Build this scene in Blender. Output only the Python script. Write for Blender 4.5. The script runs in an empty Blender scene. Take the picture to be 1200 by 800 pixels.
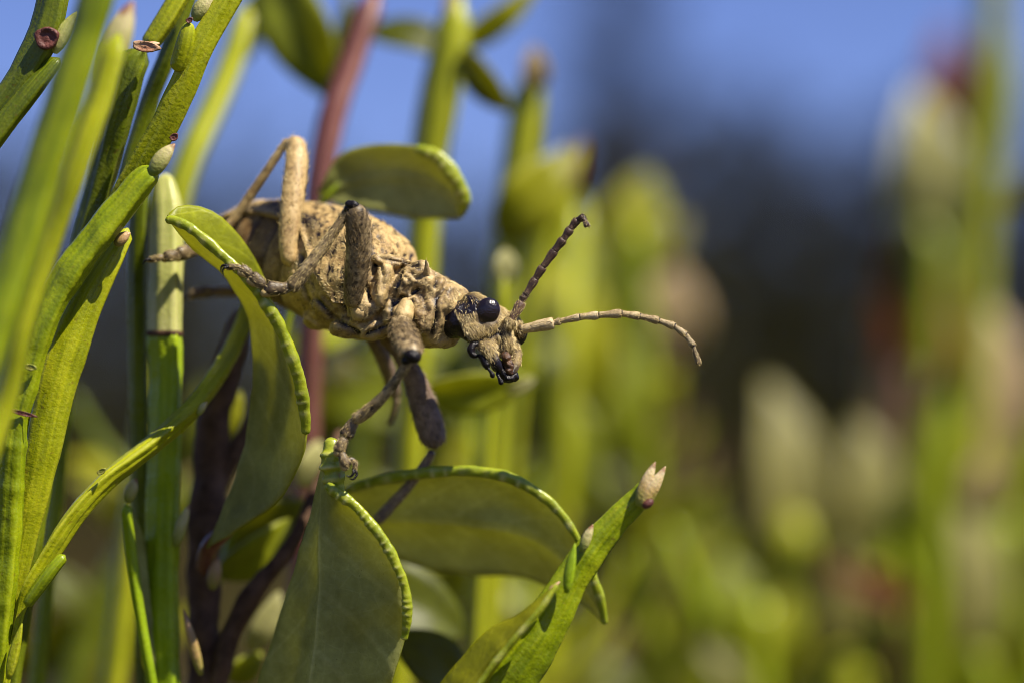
import bpy, bmesh, math, random
import numpy as np
from mathutils import Vector

random.seed(7)
RNG = np.random.RandomState(11)
scene = bpy.context.scene
COL = scene.collection
# 1 Blender unit = 1 cm (the picture is a macro shot about 4.7 cm wide)
scene.unit_settings.system = 'METRIC'
scene.unit_settings.scale_length = 0.01
R = math.radians

# ------------------------------------------------------------------ camera
PITCH = R(4.0)
CAM = np.array((0.0, -13.0, 24.0))
D0 = 13.0                      # focus distance
FPX = 1200 * 100 / 36.0        # focal length in photo pixels
RIGHT = np.array((1.0, 0, 0))
FWD = np.array((0, math.cos(PITCH), math.sin(PITCH)))
UP = np.array((0, -math.sin(PITCH), math.cos(PITCH)))
cam = bpy.data.cameras.new('camera')
camo = bpy.data.objects.new('camera', cam)
COL.objects.link(camo)
camo.location = CAM
camo.rotation_euler = (R(90) + PITCH, 0, 0)
cam.lens = 100
cam.sensor_width = 36
cam.clip_start = 0.5
cam.clip_end = 200000
cam.dof.use_dof = True
cam.dof.focus_distance = D0
cam.dof.aperture_fstop = 0.1 / 0.60
cam.dof.aperture_blades = 0
scene.camera = camo

# ------------------------------------------------------------------ sky, sun
SUN_EL, SUN_AZ = R(54), R(127)       # azimuth clockwise from +Y (view direction) : right and behind the camera
world = bpy.data.worlds.new('World')
scene.world = world
world.use_nodes = True
wn = world.node_tree
sky = wn.nodes.new('ShaderNodeTexSky')
sky.sky_type = 'NISHITA'
sky.sun_disc = False
sky.sun_elevation = SUN_EL
sky.sun_rotation = SUN_AZ
sky.altitude = 600
sky.air_density = 1.0
sky.dust_density = 0.0
sky.ozone_density = 8.0
bg = wn.nodes['Background']
bg.inputs['Strength'].default_value = 0.075
tint = wn.nodes.new('ShaderNodeMix')          # the photograph's slightly violet white balance, the same over the whole sky
tint.data_type = 'RGBA'
tint.blend_type = 'MULTIPLY'
tint.inputs[0].default_value = 1.0
tint.inputs[7].default_value = (0.78, 0.66, 0.86, 1)
wn.links.new(sky.outputs['Color'], tint.inputs[6])
wn.links.new(tint.outputs[2], bg.inputs['Color'])
sl = bpy.data.lights.new('sun', 'SUN')
sl.energy = 4.9
sl.angle = R(0.5)
sl.color = (1.0, 0.92, 0.78)
suno = bpy.data.objects.new('sun', sl)
COL.objects.link(suno)
sdir = Vector((math.cos(SUN_EL) * math.sin(SUN_AZ), math.cos(SUN_EL) * math.cos(SUN_AZ), math.sin(SUN_EL)))
suno.rotation_euler = sdir.to_track_quat('Z', 'Y').to_euler()
suno.location = (30, -30, 80)
vs = scene.view_settings
vs.view_transform = 'Standard'
vs.look = 'None'
vs.gamma = 1
vs.exposure = 0.9
vs.use_curve_mapping = False
try:
    scene.cycles.use_denoising = True
    scene.cycles.filter_width = 0.9
    scene.cycles.max_bounces = 8
    scene.cycles.transparent_max_bounces = 8
except Exception:
    pass


# ------------------------------------------------------------------ numeric helpers
def P(x, y, dz=0.0):
    """world point seen at photo pixel (x, y) that lies dz behind the plane of focus"""
    d = D0 + dz
    return CAM + FWD * d + RIGHT * ((x - 600) / FPX * d) - UP * ((y - 400) / FPX * d)


def PX(w, dz=0.0):
    return w * (D0 + dz) / FPX


def proj(v):
    q = np.asarray(v) - CAM
    d = q @ FWD
    return np.stack((600 + (q @ RIGHT) / d * FPX, 400 - (q @ UP) / d * FPX, d - D0), -1)


def nrm(v):
    v = np.asarray(v, float)
    return v / (np.linalg.norm(v, axis=-1, keepdims=True) + 1e-12)


_perm = np.random.RandomState(3).permutation(256)
_perm = np.concatenate((_perm, _perm, _perm))
_grad = nrm(np.random.RandomState(4).normal(size=(256, 3)))


def noise(p):
    p = np.asarray(p, float)
    i = np.floor(p).astype(int)
    f = p - i
    u = f * f * f * (f * (f * 6 - 15) + 10)
    i &= 255
    out = 0
    for dx in (0, 1):
        wx = u[:, 0] if dx else 1 - u[:, 0]
        for dy in (0, 1):
            wy = u[:, 1] if dy else 1 - u[:, 1]
            for dzz in (0, 1):
                wz = u[:, 2] if dzz else 1 - u[:, 2]
                h = _perm[_perm[_perm[(i[:, 0] + dx) & 255] + ((i[:, 1] + dy) & 255)] + ((i[:, 2] + dzz) & 255)]
                g = _grad[h]
                out = out + wx * wy * wz * (g[:, 0] * (f[:, 0] - dx) + g[:, 1] * (f[:, 1] - dy) + g[:, 2] * (f[:, 2] - dzz))
    return out * 1.6


def fbm(p, o=3):
    s, a, q = 0, 1.0, np.asarray(p, float)
    for _ in range(o):
        s = s + a * noise(q)
        q = q * 2.03 + 7.1
        a *= 0.5
    return s


def cr(pts, n):
    """Catmull-Rom resample of rows of any width to n rows"""
    p = np.asarray(pts, float)
    m = len(p)
    if m == 2:
        t = np.linspace(0, 1, n)[:, None]
        return p[0] * (1 - t) + p[1] * t
    q = np.vstack((2 * p[0] - p[1], p, 2 * p[-1] - p[-2]))
    t = np.linspace(0, m - 1 - 1e-9, n)
    i = t.astype(int)
    f = (t - i)[:, None]
    a, b, c, d = q[i], q[i + 1], q[i + 2], q[i + 3]
    return 0.5 * (2 * b + (c - a) * f + (2 * a - 5 * b + 4 * c - d) * f * f + (3 * b - a - 3 * c + d) * f ** 3)


def even(pts, n):
    """resample a polyline so its rows are evenly spaced"""
    p = cr(pts, max(200, n * 4))
    s = np.concatenate(([0], np.cumsum(np.linalg.norm(np.diff(p[:, :3], axis=0), axis=1))))
    t = np.linspace(0, s[-1], n)
    return np.stack([np.interp(t, s, p[:, k]) for k in range(p.shape[1])], 1)


def px_rows(rows):
    """rows (x, y, dz, extra...) in photo pixels -> world xyz + extra"""
    out = []
    for r in rows:
        out.append(list(P(r[0], r[1], r[2])) + list(r[3:]))
    return np.array(out)


def frames(c):
    t = nrm(np.gradient(c, axis=0))
    n0 = np.cross(t[0], FWD)
    if np.linalg.norm(n0) < 0.2:
        n0 = np.cross(t[0], UP)
    n = [nrm(n0)]
    for k in range(1, len(c)):
        v = n[-1] - t[k] * np.dot(n[-1], t[k])
        n.append(nrm(v))
    n = np.array(n)
    return t, n, np.cross(t, n)


def sweep(c, rad, sides=14, prof=None, flat=1.0, twist=0.0, cap=True, phase=0.0):
    """closed tube along centre line c; returns verts, faces, per-vertex (around, along, ridge)"""
    c = np.asarray(c, float)
    rad = np.asarray(rad, float)
    t, n, b = frames(c)
    m = len(c)
    th = np.linspace(0, 2 * math.pi, sides, endpoint=False)
    s = np.concatenate(([0], np.cumsum(np.linalg.norm(np.diff(c, axis=0), axis=1))))
    V, A = [], []
    for k in range(m):
        a = th + twist * s[k] + phase
        pr = prof(th) if prof is not None else np.ones(sides)
        r = rad[k] * pr
        ring = c[k] + np.outer(np.cos(a) * r, n[k]) + np.outer(np.sin(a) * r * flat, b[k])
        V.append(ring)
        A.append(np.stack((th / (2 * math.pi), np.full(sides, s[k]), np.clip((pr - 1.0) * 5, 0, 1)), 1))
    V = np.vstack(V)
    A = np.vstack(A)
    F = []
    for k in range(m - 1):
        for j in range(sides):
            j2 = (j + 1) % sides
            F.append((k * sides + j, k * sides + j2, (k + 1) * sides + j2, (k + 1) * sides + j))
    if cap:
        i0 = len(V)
        V = np.vstack((V, c[:1] - t[:1] * rad[0] * 0.35, c[-1:] + t[-1:] * rad[-1] * 0.35))
        A = np.vstack((A, [[0, 0, 0], [0, s[-1], 0]]))
        for j in range(sides):
            j2 = (j + 1) % sides
            F.append((i0, j2, j))
            F.append((i0 + 1, (m - 1) * sides + j, (m - 1) * sides + j2))
    return V, F, A


def rounded(rows, n=24, ends=(1, 1)):
    """rows xyz+r -> resampled centre, radius with rounded ends"""
    q = even(rows, n)
    c, r = q[:, :3], q[:, 3].copy()
    s = np.concatenate(([0], np.cumsum(np.linalg.norm(np.diff(c, axis=0), axis=1))))
    if ends[0]:
        x = np.clip(s / max(r[0], 1e-6), 0, 1)
        r *= np.maximum(np.sqrt(np.clip(1 - (1 - x) ** 2, 0, 1)), 0.12)
    if ends[1]:
        x = np.clip((s[-1] - s) / max(q[-1, 3], 1e-6), 0, 1)
        r *= np.maximum(np.sqrt(np.clip(1 - (1 - x) ** 2, 0, 1)), 0.12)
    return c, r


def ridged(k=3, amt=0.22, sharp=3.0):
    def f(th):
        return 1 - amt * 0.8 + amt * 0.95 * (0.5 + 0.5 * np.cos(k * th)) ** (sharp * 2.2) + 0.02 * np.sin(7 * th)
    return f


# ------------------------------------------------------------------ objects
def link(o, parent=None):
    COL.objects.link(o)
    if parent is not None:
        o.parent = parent
    return o


def wloc(o):
    l = np.array(o.location)
    while o.parent is not None:
        o = o.parent
        l = l + np.array(o.location)
    return l


def mesh(name, V, F, mat, parent=None, attrs=None, smooth=True, loc=None, kind=None, label=None):
    V = np.asarray(V, float)
    if parent is not None:
        base = wloc(parent)
        off = np.zeros(3)
    else:
        off = np.array(loc) if loc is not None else np.zeros(3)
        base = off
    me = bpy.data.meshes.new(name)
    me.from_pydata((V - base).tolist(), [], [tuple(map(int, f)) for f in F])
    if attrs is not None:
        for k, v in attrs.items():
            v = np.asarray(v, float)
            if v.ndim == 1:
                a = me.attributes.new(k, 'FLOAT', 'POINT')
                a.data.foreach_set('value', v.astype(np.float32))
            else:
                a = me.attributes.new(k, 'FLOAT_VECTOR', 'POINT')
                a.data.foreach_set('vector', v.astype(np.float32).ravel())
    if smooth:
        me.polygons.foreach_set('use_smooth', np.ones(len(me.polygons), bool))
    me.materials.append(mat)
    me.update()
    o = bpy.data.objects.new(name, me)
    if parent is None:
        o.location = off
    link(o, parent)
    if kind:
        o['kind'] = kind
    if label:
        o['label'] = label
    return o


def thing(name, loc, label, cat, group=None):
    o = bpy.data.objects.new(name, None)
    o.location = loc
    o.empty_display_size = 0.1
    link(o)
    o['label'] = label
    o['category'] = cat
    if group:
        o['group'] = group
    return o


class Batch:
    """collects several shapes into ONE mesh"""
    def __init__(self):
        self.V, self.F, self.A, self.n = [], [], [], 0

    def add(self, V, F, A=None):
        V = np.asarray(V)
        self.V.append(V)
        self.F += [tuple(i + self.n for i in f) for f in F]
        self.A.append(np.zeros((len(V), 3)) if A is None else A)
        self.n += len(V)

    def get(self):
        return np.vstack(self.V), self.F, np.vstack(self.A)


def ico(sub=2):
    bm = bmesh.new()
    bmesh.ops.create_icosphere(bm, subdivisions=sub, radius=1)
    V = np.array([v.co[:] for v in bm.verts])
    F = [tuple(v.index for v in f.verts) for f in bm.faces]
    bm.free()
    return V, F


ICO = {k: ico(k) for k in (1, 2, 3, 4)}


def ellipsoid(c, radii, axes=None, sub=3):
    V, F = ICO[sub]
    V = V * np.asarray(radii)
    if axes is not None:
        V = V @ np.asarray(axes)
    return V + np.asarray(c), F


def remeshed(parts, voxel, smooth=4, factor=0.5):
    """fuse closed shapes into one continuous skin; returns verts, faces"""
    b = Batch()
    for V, F in parts:
        b.add(V, F)
    V, F, _ = b.get()
    me = bpy.data.meshes.new('tmp')
    me.from_pydata(V.tolist(), [], F)
    o = bpy.data.objects.new('tmp', me)
    COL.objects.link(o)
    m = o.modifiers.new('r', 'REMESH')
    m.mode = 'VOXEL'
    m.voxel_size = voxel
    m.adaptivity = 0
    s = o.modifiers.new('s', 'SMOOTH')
    s.iterations = smooth
    s.factor = factor
    dg = bpy.context.evaluated_depsgraph_get()
    ev = o.evaluated_get(dg)
    em = ev.to_mesh()
    n = len(em.vertices)
    co = np.empty(n * 3, np.float32)
    em.vertices.foreach_get('co', co)
    V = co.reshape(-1, 3).astype(float)
    F = [tuple(p.vertices) for p in em.polygons]
    ev.to_mesh_clear()
    bpy.data.objects.remove(o)
    bpy.data.meshes.remove(me)
    return V, F


def vnormals(V, F):
    N = np.zeros_like(V)
    q = np.array([f for f in F if len(f) == 4], int).reshape(-1, 4)
    t = np.array([f for f in F if len(f) == 3], int).reshape(-1, 3)
    if len(q):
        fn = np.cross(V[q[:, 2]] - V[q[:, 0]], V[q[:, 3]] - V[q[:, 1]])
        for k in range(4):
            np.add.at(N, q[:, k], fn)
    if len(t):
        fn = np.cross(V[t[:, 1]] - V[t[:, 0]], V[t[:, 2]] - V[t[:, 0]])
        for k in range(3):
            np.add.at(N, t[:, k], fn)
    return nrm(N)


def scatter(V, F, n):
    """n random points on a surface: position, normal"""
    T = []
    for f in F:
        T.append(f[:3])
        if len(f) == 4:
            T.append((f[0], f[2], f[3]))
    T = np.array(T)
    a, b, c = V[T[:, 0]], V[T[:, 1]], V[T[:, 2]]
    cr_ = np.cross(b - a, c - a)
    ar = np.linalg.norm(cr_, axis=1)
    k = RNG.choice(len(T), n, p=ar / ar.sum())
    u, v = RNG.rand(n, 1), RNG.rand(n, 1)
    fl = (u + v) > 1
    u = np.where(fl, 1 - u, u)
    v = np.where(fl, 1 - v, v)
    return a[k] + (b[k] - a[k]) * u + (c[k] - a[k]) * v, nrm(cr_[k])


def hairs(pos, nor, flow, length, width, lift=0.35, jitter=0.5):
    """short bent bristles: three-sided tapering spikes as one mesh (verts, faces, 'tint' attr)"""
    n = len(pos)
    flow = flow - nor * np.sum(flow * nor, 1, keepdims=True)
    flow = nrm(flow + RNG.normal(size=(n, 3)) * jitter)
    flow = nrm(flow - nor * np.sum(flow * nor, 1, keepdims=True))
    L = length * (0.6 + 0.8 * RNG.rand(n, 1))
    d0 = nrm(flow + nor * (lift + 0.25 * RNG.rand(n, 1)) * 1.6)
    d1 = nrm(flow + nor * lift * 0.2)
    side = np.cross(d0, nor)
    side = nrm(side)
    up = np.cross(side, d0)
    w = width * (0.7 + 0.6 * RNG.rand(n, 1))
    base = pos - nor * width
    mid = base + d0 * L * 0.5
    tip = mid + d1 * L * 0.5
    V = np.stack((base + side * w, base - side * w, base + up * w,
                  mid + side * w * 0.7, mid - side * w * 0.7, mid + up * w * 0.7, tip), 1).reshape(-1, 3)
    k = np.arange(n)[:, None] * 7
    Q = np.concatenate([k + np.array(q) for q in ((0, 1, 4, 3), (1, 2, 5, 4), (2, 0, 3, 5))])
    T = np.concatenate([k + np.array(q) for q in ((3, 4, 6), (4, 5, 6), (5, 3, 6))])
    tint = np.repeat(RNG.rand(n), 7)
    return V, [tuple(q) for q in Q.tolist()] + [tuple(t) for t in T.tolist()], tint


# ------------------------------------------------------------------ materials
class NT:
    def __init__(self, name):
        self.m = bpy.data.materials.new(name)
        self.m.use_nodes = True
        self.t = self.m.node_tree
        self.b = self.t.nodes['Principled BSDF']
        self.out = self.t.nodes['Material Output']

    def n(self, kind, **kw):
        nd = self.t.nodes.new(kind)
        for k, v in kw.items():
            if k in nd.inputs:
                nd.inputs[k].default_value = v
            else:
                setattr(nd, k, v)
        return nd

    def l(self, a, b):
        self.t.links.new(a, b)

    def attr(self, name, vec=False):
        a = self.n('ShaderNodeAttribute', attribute_name=name)
        return a.outputs['Vector'] if vec else a.outputs['Fac']

    def noise(self, scale, detail=3, vec=None, rough=0.5, stretch=None):
        nd = self.n('ShaderNodeTexNoise')
        nd.inputs['Scale'].default_value = scale
        nd.inputs['Detail'].default_value = detail
        nd.inputs['Roughness'].default_value = rough
        if vec is None:
            vec = self.n('ShaderNodeTexCoord').outputs['Object']
        if stretch is not None:
            mp = self.n('ShaderNodeMapping')
            mp.inputs['Scale'].default_value = stretch
            self.l(vec, mp.inputs['Vector'])
            vec = mp.outputs['Vector']
        self.l(vec, nd.inputs['Vector'])
        return nd.outputs['Fac']

    def ramp(self, fac, stops):
        r = self.n('ShaderNodeValToRGB')
        e = r.color_ramp.elements
        while len(e) < len(stops):
            e.new(0.5)
        for k, (p, c) in enumerate(stops):
            e[k].position = p
            c = (c, c, c) if isinstance(c, (int, float)) else c
            e[k].color = (*c, 1)
        self.l(fac, r.inputs['Fac'])
        return r.outputs['Color']

    def mix(self, fac, a, b, blend='MIX'):
        m = self.n('ShaderNodeMix', data_type='RGBA', blend_type=blend)
        for s, v in ((m.inputs[0], fac), (m.inputs[6], a), (m.inputs[7], b)):
            if hasattr(v, 'links'):
                self.l(v, s)
            elif isinstance(v, (int, float)):
                s.default_value = v
            else:
                s.default_value = (*v, 1)
        return m.outputs[2]

    def math(self, op, a, b=None):
        m = self.n('ShaderNodeMath', operation=op)
        for s, v in zip(m.inputs, (a, b)):
            if v is None:
                continue
            if hasattr(v, 'links'):
                self.l(v, s)
            else:
                s.default_value = v
        return m.outputs[0]

    def bump(self, h, strength=0.3, dist=0.01):
        bp = self.n('ShaderNodeBump')
        bp.inputs['Strength'].default_value = strength
        bp.inputs['Distance'].default_value = dist
        self.l(h, bp.inputs['Height'])
        self.l(bp.outputs['Normal'], self.b.inputs['Normal'])
        return bp

    def done(self, color, rough=0.5, spec=0.5, trans=0.0, tcol=None, sss=0.0):
        if hasattr(color, 'links'):
            self.l(color, self.b.inputs['Base Color'])
        else:
            self.b.inputs['Base Color'].default_value = (*color, 1)
        if hasattr(rough, 'links'):
            self.l(rough, self.b.inputs['Roughness'])
        else:
            self.b.inputs['Roughness'].default_value = rough
        self.b.inputs['Specular IOR Level'].default_value = spec
        if sss:
            self.b.inputs['Subsurface Weight'].default_value = sss
            self.b.inputs['Subsurface Radius'].default_value = (0.6, 1.0, 0.15)
            self.b.inputs['Subsurface Scale'].default_value = 0.04
        if trans:
            tr = self.n('ShaderNodeBsdfTranslucent')
            c = tcol if tcol is not None else color
            if hasattr(c, 'links'):
                self.l(c, tr.inputs['Color'])
            else:
                tr.inputs['Color'].default_value = (*c, 1)
            mx = self.n('ShaderNodeMixShader')
            mx.inputs[0].default_value = trans
            self.l(self.b.outputs[0], mx.inputs[1])
            self.l(tr.outputs[0], mx.inputs[2])
            self.l(mx.outputs[0], self.out.inputs['Surface'])
        return self.m


def m_stem(name, dark, mid, light, edge, spots=0.4, rough=0.28, gloss=0.32):
    """green angled twig: 'coord' = (around, along, ridge); pale ridges, streaks, red-brown freckles"""
    t = NT(name)
    uv = t.attr('coord', True)
    st = t.noise(1.0, 3, uv, stretch=(16, 2.2, 0))
    mo = t.noise(3.2, 4)
    f = t.math('ADD', t.math('MULTIPLY', st, 0.55), t.math('MULTIPLY', mo, 0.45))
    col = t.ramp(f, [(0.33, dark), (0.5, mid), (0.68, light)])
    sep = t.n('ShaderNodeSeparateXYZ')
    t.l(uv, sep.inputs[0])
    rn = t.math('MULTIPLY', sep.outputs['Z'], t.ramp(t.noise(7, 2), [(0.3, 0.25), (0.6, 1.0)]))
    col = t.mix(rn, col, edge)
    fr = t.ramp(t.noise(38, 2), [(0.66, 0.0), (0.72, 1.0)])
    col = t.mix(t.math('MULTIPLY', fr, spots), col, (0.12, 0.05, 0.012))
    wax = t.ramp(t.noise(90, 3), [(0.5, 0.0), (0.8, 1.0)])
    col = t.mix(t.math('MULTIPLY', wax, 0.05), col, (0.5, 0.55, 0.35))
    h = t.math('ADD', t.math('MULTIPLY', st, 0.6), t.math('MULTIPLY', t.noise(55, 3), 0.5))
    t.bump(h, 0.5, 0.012)
    rg = t.ramp(t.noise(20, 3), [(0.3, rough - 0.08), (0.7, rough + 0.16)])
    return t.done(col, rg, gloss, sss=0.2)


def m_leaf(name, upper, under, trans=0.38, rough=0.45, vein=(0.2, 0.26, 0.08)):
    """leaf blade: 'coord' = (across -1..1, along 0..1, side 1 upper / 0 under)"""
    t = NT(name)
    uv = t.attr('coord', True)
    sep = t.n('ShaderNodeSeparateXYZ')
    t.l(uv, sep.inputs[0])
    mo = t.ramp(t.noise(4.0, 4), [(0.3, 0.55), (0.7, 1.25)])
    fine = t.ramp(t.noise(26, 4, rough=0.65), [(0.3, 0.78), (0.7, 1.16)])
    col = t.mix(sep.outputs['Z'], under, upper)
    col = t.mix(1.0, col, mo, 'MULTIPLY')
    col = t.mix(1.0, col, fine, 'MULTIPLY')
    # net of fine veins
    vo = t.n('ShaderNodeTexVoronoi', feature='DISTANCE_TO_EDGE')
    vo.inputs['Scale'].default_value = 13
    t.l(t.n('ShaderNodeTexCoord').outputs['Object'], vo.inputs['Vector'])
    vn = t.ramp(vo.outputs['Distance'], [(0.0, 1.0), (0.06, 0.0)])
    mid = t.ramp(t.math('ABSOLUTE', sep.outputs['X']), [(0.0, 1.0), (0.035, 0.0)])
    sv = t.n('ShaderNodeTexWave', wave_type='BANDS', bands_direction='Y')
    sv.inputs['Scale'].default_value = 2.0
    sv.inputs['Distortion'].default_value = 1.5
    ab = t.n('ShaderNodeCombineXYZ')
    t.l(t.math('SUBTRACT', sep.outputs['Y'], t.math('MULTIPLY', t.math('ABSOLUTE', sep.outputs['X']), 0.22)), ab.inputs['Y'])
    t.l(ab.outputs[0], sv.inputs['Vector'])
    svr = t.ramp(sv.outputs['Fac'], [(0.93, 0.0), (1.0, 1.0)])
    v = t.math('MAXIMUM', t.math('MULTIPLY', vn, 0.24), t.math('MAXIMUM', mid, t.math('MULTIPLY', svr, 0.4)))
    col = t.mix(t.math('MULTIPLY', v, 0.6), col, t.mix(1.0, col, (1.9, 1.8, 2.2), 'MULTIPLY'))
    sp = t.ramp(t.noise(60, 2), [(0.70, 0.0), (0.74, 1.0)])
    col = t.mix(t.math('MULTIPLY', sp, 0.55), col, (0.06, 0.05, 0.02))
    h = t.math('ADD', t.math('MULTIPLY', v, 0.7), t.noise(45, 3))
    t.bump(h, 0.28, 0.008)
    tc = t.mix(0.7, col, (0.88, 0.86, 0.08))
    return t.done(col, rough, 0.4, trans, tc)


def m_simple(name, c1, c2, scale=12, rough=0.5, spec=0.4, bump=0.3, trans=0.0, detail=4, sss=0):
    t = NT(name)
    f = t.noise(scale, detail, rough=0.6)
    col = t.ramp(f, [(0.3, c1), (0.7, c2)])
    if bump:
        t.bump(t.noise(scale * 4, 4), bump, 0.01)
    return t.done(col, rough, spec, trans, sss=sss)


M = {}
M['stem'] = m_stem('stem_green', (0.10, 0.145, 0.002), (0.21, 0.265, 0.003), (0.33, 0.37, 0.006), (0.42, 0.43, 0.04))
M['stem_dark'] = m_stem('stem_dark_green', (0.05, 0.075, 0.002), (0.11, 0.14, 0.003), (0.21, 0.24, 0.008), (0.26, 0.29, 0.03))
M['stem_yellow'] = m_stem('stem_yellow_green', (0.17, 0.195, 0.003), (0.30, 0.325, 0.005), (0.42, 0.42, 0.012), (0.5, 0.46, 0.06))
M['stem_lime'] = m_stem('stem_lime', (0.15, 0.23, 0.003), (0.24, 0.34, 0.005), (0.33, 0.42, 0.01), (0.35, 0.42, 0.03), spots=0.15)
M['stem_pale'] = m_stem('stem_pale', (0.26, 0.29, 0.05), (0.42, 0.42, 0.13), (0.56, 0.52, 0.25), (0.5, 0.5, 0.2), spots=0.3)
M['stem_red'] = m_stem('stem_red', (0.08, 0.026, 0.018), (0.16, 0.055, 0.045), (0.24, 0.10, 0.085), (0.3, 0.18, 0.12))
M['wood'] = m_simple('brown_bark', (0.045, 0.022, 0.012), (0.15, 0.085, 0.05), 9, 0.75, 0.2, 0.8)
M['leaf'] = m_leaf('leaf_green', (0.17, 0.20, 0.005), (0.37, 0.385, 0.12))
M['leaf_matte'] = m_leaf('leaf_matte', (0.22, 0.27, 0.012), (0.40, 0.43, 0.19), trans=0.28)
M['leaf_bright'] = m_leaf('leaf_bright', (0.27, 0.30, 0.006), (0.33, 0.34, 0.10))
M['leaf_deep'] = m_leaf('leaf_deep', (0.075, 0.09, 0.003), (0.19, 0.20, 0.05))
M['leaf_yellow'] = m_leaf('leaf_yellow', (0.34, 0.34, 0.012), (0.3, 0.3, 0.03), trans=0.5)
M['leaf_olive'] = m_leaf('leaf_olive', (0.24, 0.22, 0.07), (0.22, 0.20, 0.08), trans=0.4)
M['leaf_cream'] = m_leaf('leaf_cream', (0.42, 0.40, 0.16), (0.38, 0.36, 0.16), trans=0.4)
M['leaf_red'] = m_leaf('leaf_red', (0.16, 0.03, 0.02), (0.14, 0.05, 0.035))
M['leaf_tan'] = m_leaf('leaf_tan', (0.36, 0.26, 0.14), (0.3, 0.22, 0.13))


def m_rim():
    t = NT('leaf_edge')
    f = t.noise(14, 4, rough=0.6)
    col = t.ramp(f, [(0.25, (0.17, 0.12, 0.02)), (0.36, (0.20, 0.24, 0.008)), (0.7, (0.34, 0.37, 0.018))])
    col = t.mix(t.attr('bead'), col, (0.52, 0.5, 0.16))
    t.bump(t.noise(60, 3), 0.3, 0.01)
    return t.done(col, 0.33, 0.5, sss=0.3)


M['rim'] = m_rim()


def m_bud(name, base, mid, tip):
    t = NT(name)
    f = t.math('ADD', t.attr('tip'), t.math('MULTIPLY', t.math('SUBTRACT', t.noise(18, 4), 0.5), 0.7))
    col = t.ramp(f, [(0.0, base), (0.45, mid), (0.85, tip), (1.0, (0.22, 0.10, 0.05))])
    t.bump(t.noise(60, 4), 0.5, 0.01)
    return t.done(col, 0.42, 0.4, sss=0.2)


M['bud'] = m_bud('pale_bud', (0.17, 0.21, 0.02), (0.36, 0.34, 0.11), (0.48, 0.41, 0.2))
M['bud_tip'] = m_bud('pink_bud_scale', (0.24, 0.26, 0.03), (0.46, 0.32, 0.12), (0.64, 0.52, 0.30))
M['bud_brown'] = m_bud('brown_bud', (0.2, 0.2, 0.03), (0.34, 0.22, 0.08), (0.42, 0.26, 0.13))
M['bud_pink'] = m_simple('pink_bud', (0.5, 0.2, 0.12), (0.66, 0.5, 0.3), 9, 0.45, 0.4, 0.4)
M['scar'] = m_simple('leaf_scar', (0.05, 0.012, 0.008), (0.16, 0.05, 0.035), 20, 0.5, 0.4, 0.6)
M['node'] = m_simple('node_scale', (0.3, 0.12, 0.06), (0.5, 0.36, 0.2), 16, 0.5, 0.4, 0.5)


# ------------------------------------------------------------------ plant builders
def tube_obj(name, rows, mat, parent, n=40, sides=18, prof=None, flat=1.0, ends=(1, 1), twist=0.0, rough=0.04, phase=0.0, px=True, nodes=()):
    rows = np.array(rows, float)
    if px:
        w = np.array([[PX(r[3] / 2, r[2])] for r in rows])
        rows = np.hstack((px_rows(rows[:, :3]), w))
    c, r = rounded(rows, n, ends)
    for (u, wd, amt) in nodes:                      # swollen joints
        x = np.linspace(0, 1, n)
        r = r * (1 + amt * np.exp(-((x - u) / wd) ** 2))
    V, F, A = sweep(c, r, sides, prof, flat, twist, True, phase)
    N = vnormals(V, F)
    V = V + N * (fbm(V * 6.0, 3) * rough * r.mean() * 1.6)[:, None]
    return mesh(name, V, F, mat, parent, {'coord': A})


def bud_obj(name, a, b, w, mat, parent, dz=0.0, flat=0.7, n=12, dz2=None):
    dz2 = dz if dz2 is None else dz2
    pa, pb = P(a[0], a[1], dz), P(b[0], b[1], dz2)
    t = np.linspace(0, 1, n)
    c = pa + np.outer(t, pb - pa) + np.outer(np.sin(t * math.pi) * PX(w) * 0.12, UP)
    r = PX(w / 2) * np.sin(np.clip(t * 0.93 + 0.05, 0, 1) ** 0.75 * math.pi) ** 0.8
    V, F, A = sweep(c, np.maximum(r, PX(0.6)), 12, lambda th: 1 + 0.08 * np.cos(3 * th), flat)
    return mesh(name, V, F, mat, parent, {'coord': A, 'tip': np.clip(A[:, 1] / A[:, 1].max(), 0, 1)})


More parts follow.
